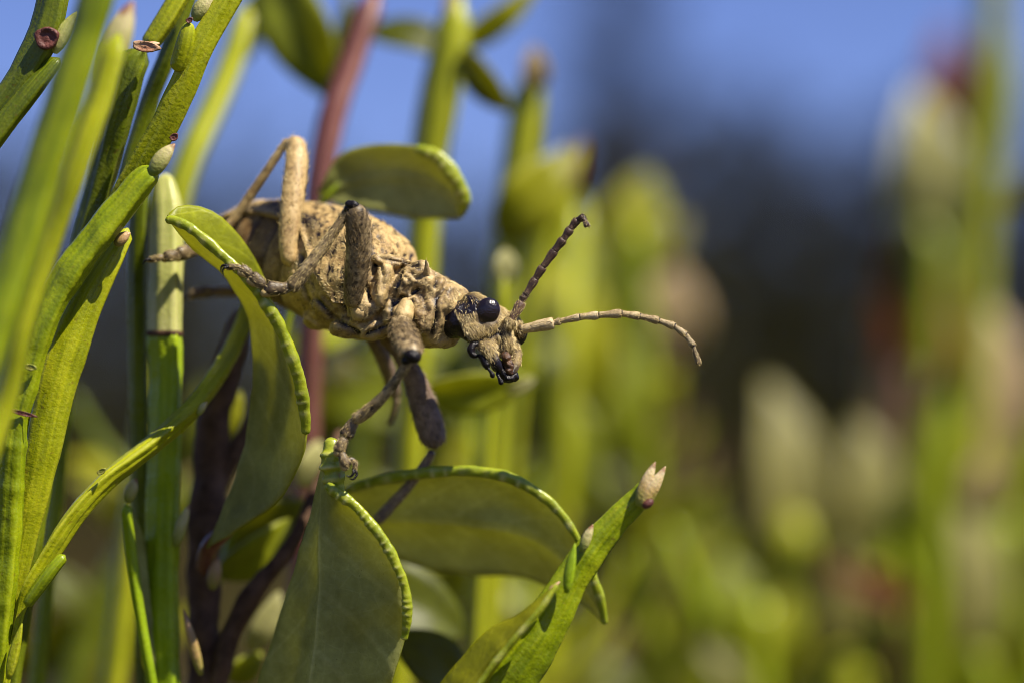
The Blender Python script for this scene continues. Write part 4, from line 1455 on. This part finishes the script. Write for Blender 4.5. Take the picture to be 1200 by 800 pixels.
keep = (q[:, 0] > 536 + (q[:, 1] - 372) * .45) & (line_dist(q[:, :2], [[(548, 402), (560, 399), (572, 396), (586, 389)]]) > 2.2)
keep &= (np.hypot((q[:, 0] - 571) / 15.5, (q[:, 1] - 365) / 17) > 1) | (q[:, 2] > .12)
pt = np.exp(-(((q[:, 0] - 546) / 18) ** 2 + ((q[:, 1] - 357) / 12) ** 2) ** 2)
keep &= RNG.rand(len(q)) > pt * .93
ps, ns = ps[keep], ns[keep]
side = nrm(P(571, 395, 0) - P(571, 365, 0))
hv, hf, ht = hairs(ps, ns, np.tile(HF * .75 + side * .35, (len(ps), 1)), .021, .0009, .10, .16)
mesh('hair', hv, hf, M['hair'], head, {'tint': ht}, smooth=False, kind='stuff')

# neck collar
c = np.array([P(519, 368, .08), P(526, 371, .07), P(534, 374, .06), P(545, 377, .06)])
V, F, A = sweep(cr(c, 24), PX(1) * cr([[19], [22.5], [23.5], [20]], 24)[:, 0], 40, flat=1.0)
mesh('neck', V, F, M['black'], beetle)
# eyes
for (x, y, dz, rx, ry, rz, an) in ((571, 365, -.045, 16.5, 14.5, 9.5, 62), (611, 392, .085, 13, 7, 9, 75)):
    V, F = pxe(x, y, dz, rx, ry, rz, an, 4)
    mesh('eye', V, F, M['eye'], head)


def seg_obj(name, rows, mat, parent, sides=14, n=16, ends=(1, 1), dark=None, rough=.08, flat=1.0, px=True, pale=None):
    rows = np.array(rows, float)
    w = np.array([[PX(r[3] / 2, r[2])] for r in rows])
    c, r = rounded(np.hstack((px_rows(rows[:, :3]), w)), n, ends)
    V, F, A = sweep(c, r, sides, None, flat)
    N = vnormals(V, F)
    V = V + N * (fbm(V * 22, 3) * r.mean() * rough * .9)[:, None]
    u = A[:, 1] / max(A[:, 1].max(), 1e-6)
    at = {'dark': dark(u) if dark is not None else np.zeros(len(V)), 'pale': pale(u) if pale is not None else np.zeros(len(V))}
    return mesh(name, V, F, mat, parent, at), V, F, c


def fuzz(parent, V, F, c, n, length, mat='hair', lift=.25, jit=.35, width=.0013, span=(0, 1)):
    ps, ns = scatter(V, F, n)
    d = np.linalg.norm(ps[:, None] - c[None], axis=2).argmin(1)
    ok = (d >= span[0] * len(c)) & (d <= span[1] * len(c))
    ps, ns, d = ps[ok], ns[ok], d[ok]
    t = nrm(np.gradient(c, axis=0))[d]
    hv, hf, ht = hairs(ps, ns, t, length, width, lift, jit)
    mesh('hair', hv, hf, M[mat], parent, {'tint': ht}, smooth=False, kind='stuff')


# mouth parts
o, V, F, c = seg_obj('mandible', [(566, 399, -.07, 12), (574, 412, -.09, 15), (581, 425, -.10, 13), (587, 436, -.09, 6)], M['head'], head, dark=lambda u: np.clip((u - .35) * 3, 0, 1))
fuzz(head, V[:len(V) // 2], [f for f in F if max(f) < len(V) // 2], c, 180, .018)
o, V, F, c = seg_obj('mandible', [(604, 408, .02, 12), (605, 420, .0, 13), (602, 432, -.03, 11), (596, 442, -.05, 6)], M['head'], head, dark=lambda u: np.clip((u - .5) * 3, 0, 1))
fuzz(head, V[:len(V) // 2], [f for f in F if max(f) < len(V) // 2], c, 180, .017)
V, F = remeshed([pxe(593, 419, -.052, 8, 5.5, 6, -70), pxe(596, 426, -.05, 8, 6, 6, -65), pxe(596, 433, -.05, 7, 5, 6, -50)], .005, 3)
V = V + vnormals(V, F) * (fbm(V * 45, 3) * .006)[:, None]
mesh('upper_lip', V, fix_out(V, F), M['mouth'], head)
V, F = remeshed([pxe(588, 436, -.04, 9, 6, 8, -40), pxe(596, 443, -.04, 8, 6, 8, 0), pxe(583, 428, -.02, 9, 8, 9, -60), pxe(602, 440, -.02, 6, 7, 7, 60)], .005, 2)
V = V + vnormals(V, F) * (fbm(V * 30, 2) * .006)[:, None]
mesh('lower_lip', V, fix_out(V, F), M['black'], head)
for pts in ([(563, 404, -.06, 7), (556, 404, -.07, 9.5), (552, 409, -.08, 10), (554, 415, -.085, 8), (560, 417, -.09, 5)],
            [(561, 414, -.085, 6), (566, 420, -.1, 8), (570, 427, -.11, 8), (572, 433, -.11, 5)],
            [(571, 430, -.11, 4), (575, 435, -.12, 4), (577, 439, -.12, 6), (577.5, 443, -.12, 5)],
            [(582, 436, -.09, 4), (585, 443, -.1, 4), (587, 447, -.1, 6), (587.5, 451, -.1, 5)]):
    seg_obj('palp', pts, M['black'], head, n=24, rough=.3)
o, V, F, c = seg_obj('cheek_lobe', [(562, 402, -.055, 11), (569, 408, -.085, 16), (576, 418, -.1, 13), (580, 428, -.10, 7)], M['head'], head, rough=.1, dark=lambda u: np.clip((u - .7) * 4, 0, 1))
fuzz(head, V, F, c, 260, .024)


# ---- antennae: scape, pedicel and nine segments each
def antenna(joints, widths, mat, label, dzs, shade):
    rt = None
    k = 0
    base = thing_part('antenna', P(*joints[0], dzs[0]), beetle, label)
    for a, b, w, d0, d1, dk in zip(joints[:-1], joints[1:], widths, dzs[:-1], dzs[1:], shade):
        a, b = np.array(a, float), np.array(b, float)
        rows = [tuple(a) + (d0, w * .74), tuple(a + (b - a) * .35) + (d0 + (d1 - d0) * .35, w * .78), tuple(a + (b - a) * .8) + (d0 + (d1 - d0) * .8, w * 1.0), tuple(a + (b - a) * 1.0) + (d1, w * .92)]
        if k == 0:
            rows[1] = rows[1][:3] + (w * .8,)
        o, V, F, c = seg_obj('antenna_segment', rows, mat, base, 14, 20, ends=(0, 0), dark=lambda u, dk=dk: np.clip(dk + np.where(u < .09, .8, 0), 0, 1), rough=.05)
        if k == 0 or k % 1 == 0:
            pass
        k += 1
        ALLSEG.append((base, V, F, c, dk))
    return base


def thing_part(name, loc, parent, label=None):
    o = bpy.data.objects.new(name, None)
    o.empty_display_size = .05
    link(o, parent)
    o.location = np.asarray(loc) - wloc(parent)
    if label:
        o['label'] = label
    return o


ALLSEG = []
antenna([(597, 379), (611, 355), (613.5, 348), (616.5, 345), (627, 327.5), (636, 313.5), (649.5, 294.5), (660, 281), (668, 269), (676, 258.5), (684, 255), (688, 265)],
        [12, 9, 9, 10, 10.5, 10.5, 11, 10.5, 10, 9, 7], M['antenna_dark'], 'dark brown antenna pointing up',
        [-.04, -.02, -.015, -.01, .0, .0, .0, .0, .0, .0, -.02, -.04], [0, .5, .4, .2, .2, .25, .25, .3, .3, .35, .35])
antenna([(609, 386.5), (648, 378.5), (656, 376.6), (679, 371.6), (701, 369.4), (728, 367.4), (749, 370.4), (771.5, 375.7), (789.5, 381.8), (803, 392), (812, 404.5), (819, 426)],
        [14.5, 8.5, 9, 10, 10.2, 9.8, 9.4, 9, 8.6, 8.2, 7], M['antenna'], 'tan antenna stretched out to the right',
        [.04, .02, .02, .0, -.01, -.02, -.02, -.02, -.02, -.02, -.02, -.02], [0, .3, 0, 0, 0, .0, .1, .2, .3, .4, .5])
for k, (b, V, F, c, dk) in enumerate(ALLSEG):
    fuzz(b, V, F, c, 260 if k % 11 == 0 else 90, .016, 'hair' if k >= 11 or k == 0 else 'hair_dark', .05, .2, .0009)


# ---- legs
def leg(label, coxa, femur, tibia, tarsus, claw, mf, mt, knee=.0, hair=(700, 500), fd=None, knee_px=None):
    base = thing_part('leg', P(*femur[0][:3]), beetle, label)
    if coxa:
        seg_obj('trochanter', coxa, M['cuticle'], base, rough=.15, pale=lambda u: np.full(len(u), .4))
    femur = [f[:3] + (f[3] * .88,) for f in femur]
    tibia = [f[:3] + (f[3] * .86,) for f in tibia]
    o, V, F, c = seg_obj('femur', femur, mf, base, 26, 44, dark=lambda u: np.clip((u - (1 - knee)) * 12, 0, 1) if knee else np.zeros(len(u)), rough=.05, flat=.85)
    fuzz(base, V, F, c, hair[0], .034, 'hair_dark' if mf is not M['leg_pale'] else 'hair', .2, .25, span=(0, 1 - knee * 1.3))
    if tibia:
        o, V, F, c = seg_obj('tibia', tibia, mt, base, 18, 40, dark=lambda u: np.clip((.04 - u) * 30, 0, 1), rough=.08)
        fuzz(base, V, F, c, hair[1], .026, 'hair', .06, .22, width=.001)
    for seg in tarsus:
        o, V, F, c = seg_obj('tarsus', seg, M['leg'] if mt is not M['leg_brown'] else mt, base, 14, 16, rough=.08, flat=.7, dark=lambda u: np.clip(.3 + (u - .7) * 1.6, .3, .75))
        fuzz(base, V, F, c, 70, .018, 'hair', .1, .3, width=.001)
        m = [(s[0] - s[3] * .16, s[1] + s[3] * .26, s[2] + .004, s[3] * .66) for s in seg[1:]]
        if len(m) >= 2:
            seg_obj('foot_pad', m, M['pad'], base, 12, 12, rough=.12)
    for cl in claw:
        seg_obj('claw', cl, M['black'], base, 10, 16, rough=0)
    return base


FRONT = leg('short foreshortened front leg whose foot grips the crinkled leaf edge',
    [(478, 350, -.03, 14), (474, 366, -.06, 22), (471, 380, -.09, 24)],
    [(468, 372, -.06, 26), (472, 390, -.14, 36), (479, 407, -.24, 35), (482, 416, -.29, 29), (483, 421, -.30, 22)],
    [(481, 421, -.30, 11), (472, 434, -.28, 12), (450, 463, -.23, 14.5), (430, 482, -.19, 17), (414, 493, -.16, 17)],
    [[(418, 490, -.16, 11), (412, 498, -.16, 14), (406, 509, -.16, 17), (404, 514, -.16, 13)], [(406, 511, -.16, 9), (401, 518, -.17, 13), (398, 527, -.17, 15), (399, 531, -.17, 12)],
     [(400, 528, -.17, 8), (402, 536, -.18, 11), (405, 543, -.18, 13), (408, 548, -.18, 10)], [(407, 540, -.18, 6), (412, 538, -.17, 6), (416, 543, -.17, 7), (415, 551, -.17, 5)]],
    [[(414, 548, -.17, 4), (414, 554, -.18, 3.4), (410, 558, -.18, 2.4), (405, 556, -.18, 1)], [(415, 549, -.15, 4), (418, 555, -.15, 3.2), (414, 561, -.16, 2.4), (409, 560, -.16, 1)]],
    M['leg'], M['leg'], knee=.10)
K1 = FRONT
for pr in ((483, 417, -.305, 8.5, 10.5, 8, 70), (476, 422, -.30, 6, 6, 6, 0)):
    V, F = pxe(*pr)
    mesh('knee', V, F, M['black'], K1)
leg('brown front leg of the far side reaching down behind the leaf',
    None,
    [(447, 392, .32, 18), (470, 415, .34, 22), (486, 445, .36, 30), (498, 480, .36, 36), (507, 510, .36, 35), (510, 526, .36, 26)],
    [(507, 527, .36, 11), (498, 543, .38, 12), (478, 570, .40, 13), (456, 594, .42, 15), (440, 612, .43, 15)],
    [], [], M['leg_brown'], M['leg_brown'], knee=.03)
MIDDLE = leg('middle leg with its black-tipped knee raised above the body',
    [(430, 368, .06, 20), (422, 366, .04, 24), (413, 362, .02, 22)],
    [(412, 360, .02, 23), (415, 335, -.03, 28), (420, 300, -.07, 34), (420, 270, -.1, 34), (417, 250, -.12, 30), (414, 239, -.12, 24)],
    [(411, 240, -.12, 11), (398, 262, -.12, 13), (380, 288, -.12, 16), (362, 312, -.12, 18), (344, 335, -.11, 21), (338, 340, -.11, 18)],
    [[(342, 336, -.11, 12), (330, 338, -.12, 15), (314, 338, -.13, 18), (309, 336, -.13, 14)], [(312, 336, -.13, 10), (304, 331, -.13, 14), (296, 325, -.13, 16), (292, 322, -.13, 12)],
     [(296, 325, -.13, 9), (290, 320, -.13, 12), (284, 316, -.13, 13), (280, 315, -.13, 10)], [(284, 314, -.13, 6), (278, 313, -.13, 6.5), (270, 313, -.13, 7), (266, 314, -.13, 5)]],
    [[(269, 313, -.14, 4), (263, 314, -.15, 3.2), (261, 318, -.15, 2.2), (262, 325, -.15, 1)], [(268, 312, -.12, 4), (262, 311, -.12, 3), (259, 314, -.12, 2.2), (259, 320, -.12, 1)]],
    M['leg'], M['leg'], knee=.07, hair=(800, 500))
for pr in ((413, 241, -.13, 9.5, 6, 8, -14), (408, 245, -.13, 5, 6, 6, 0)):
    V, F = pxe(*pr)
    V = V + vnormals(V, F) * (fbm(V * 40, 2) * .005)[:, None]
    mesh('knee', V, F, M['black'], MIDDLE)
leg('pale hind leg bent high above the back',
    [(358, 318, .28, 22), (348, 320, .26, 20), (342, 315, .25, 18)],
    [(339, 312, .24, 20), (338, 285, .26, 25), (341, 245, .30, 30), (346, 205, .36, 31), (347, 178, .42, 29), (343, 160, .45, 22)],
    [(338, 162, .45, 10), (322, 186, .47, 11), (298, 222, .5, 12), (270, 262, .52, 12), (246, 286, .5, 13), (234, 296, .46, 13)],
    [[(238, 293, .44, 10), (226, 294, .40, 14), (212, 297, .34, 17), (206, 299, .32, 14)], [(210, 298, .31, 12), (200, 300, .28, 14), (190, 301, .27, 12)], [(193, 301, .27, 7), (184, 303, .26, 8), (174, 305, .26, 6)]],
    [[(178, 304, .25, 4), (171, 305, .24, 3.4), (167, 310, .24, 1.4)]],
    M['leg_pale'], M['leg_pale'], hair=(300, 260))
leg('dark hind leg of the far side, stretched back in the shade under the body',
    None,
    [(400, 372, .7, 26), (372, 362, .74, 28), (346, 352, .78, 26), (326, 346, .8, 20)],
    [(330, 346, .8, 12), (300, 343, .8, 13), (268, 342, .78, 14), (250, 342, .76, 13)],
    [[(254, 342, .76, 10), (244, 342, .74, 13), (234, 342, .72, 14)], [(238, 342, .72, 9), (230, 344, .7, 12), (222, 346, .7, 10)]],
    [[(224, 346, .7, 4), (217, 347, .69, 3), (213, 351, .69, 1.4)]],
    M['leg_brown'], M['leg_brown'], hair=(200, 120))
leg('far middle leg hidden mostly below the body, its joint showing under the belly',
    None,
    [(432, 392, .45, 14), (440, 402, .46, 18), (449, 418, .52, 20), (458, 444, .62, 19), (464, 466, .7, 15)],
    [(464, 466, .7, 9), (462, 480, .74, 9), (456, 496, .78, 9)],
    [], [], M['leg_brown'], M['leg_brown'], hair=(200, 100))
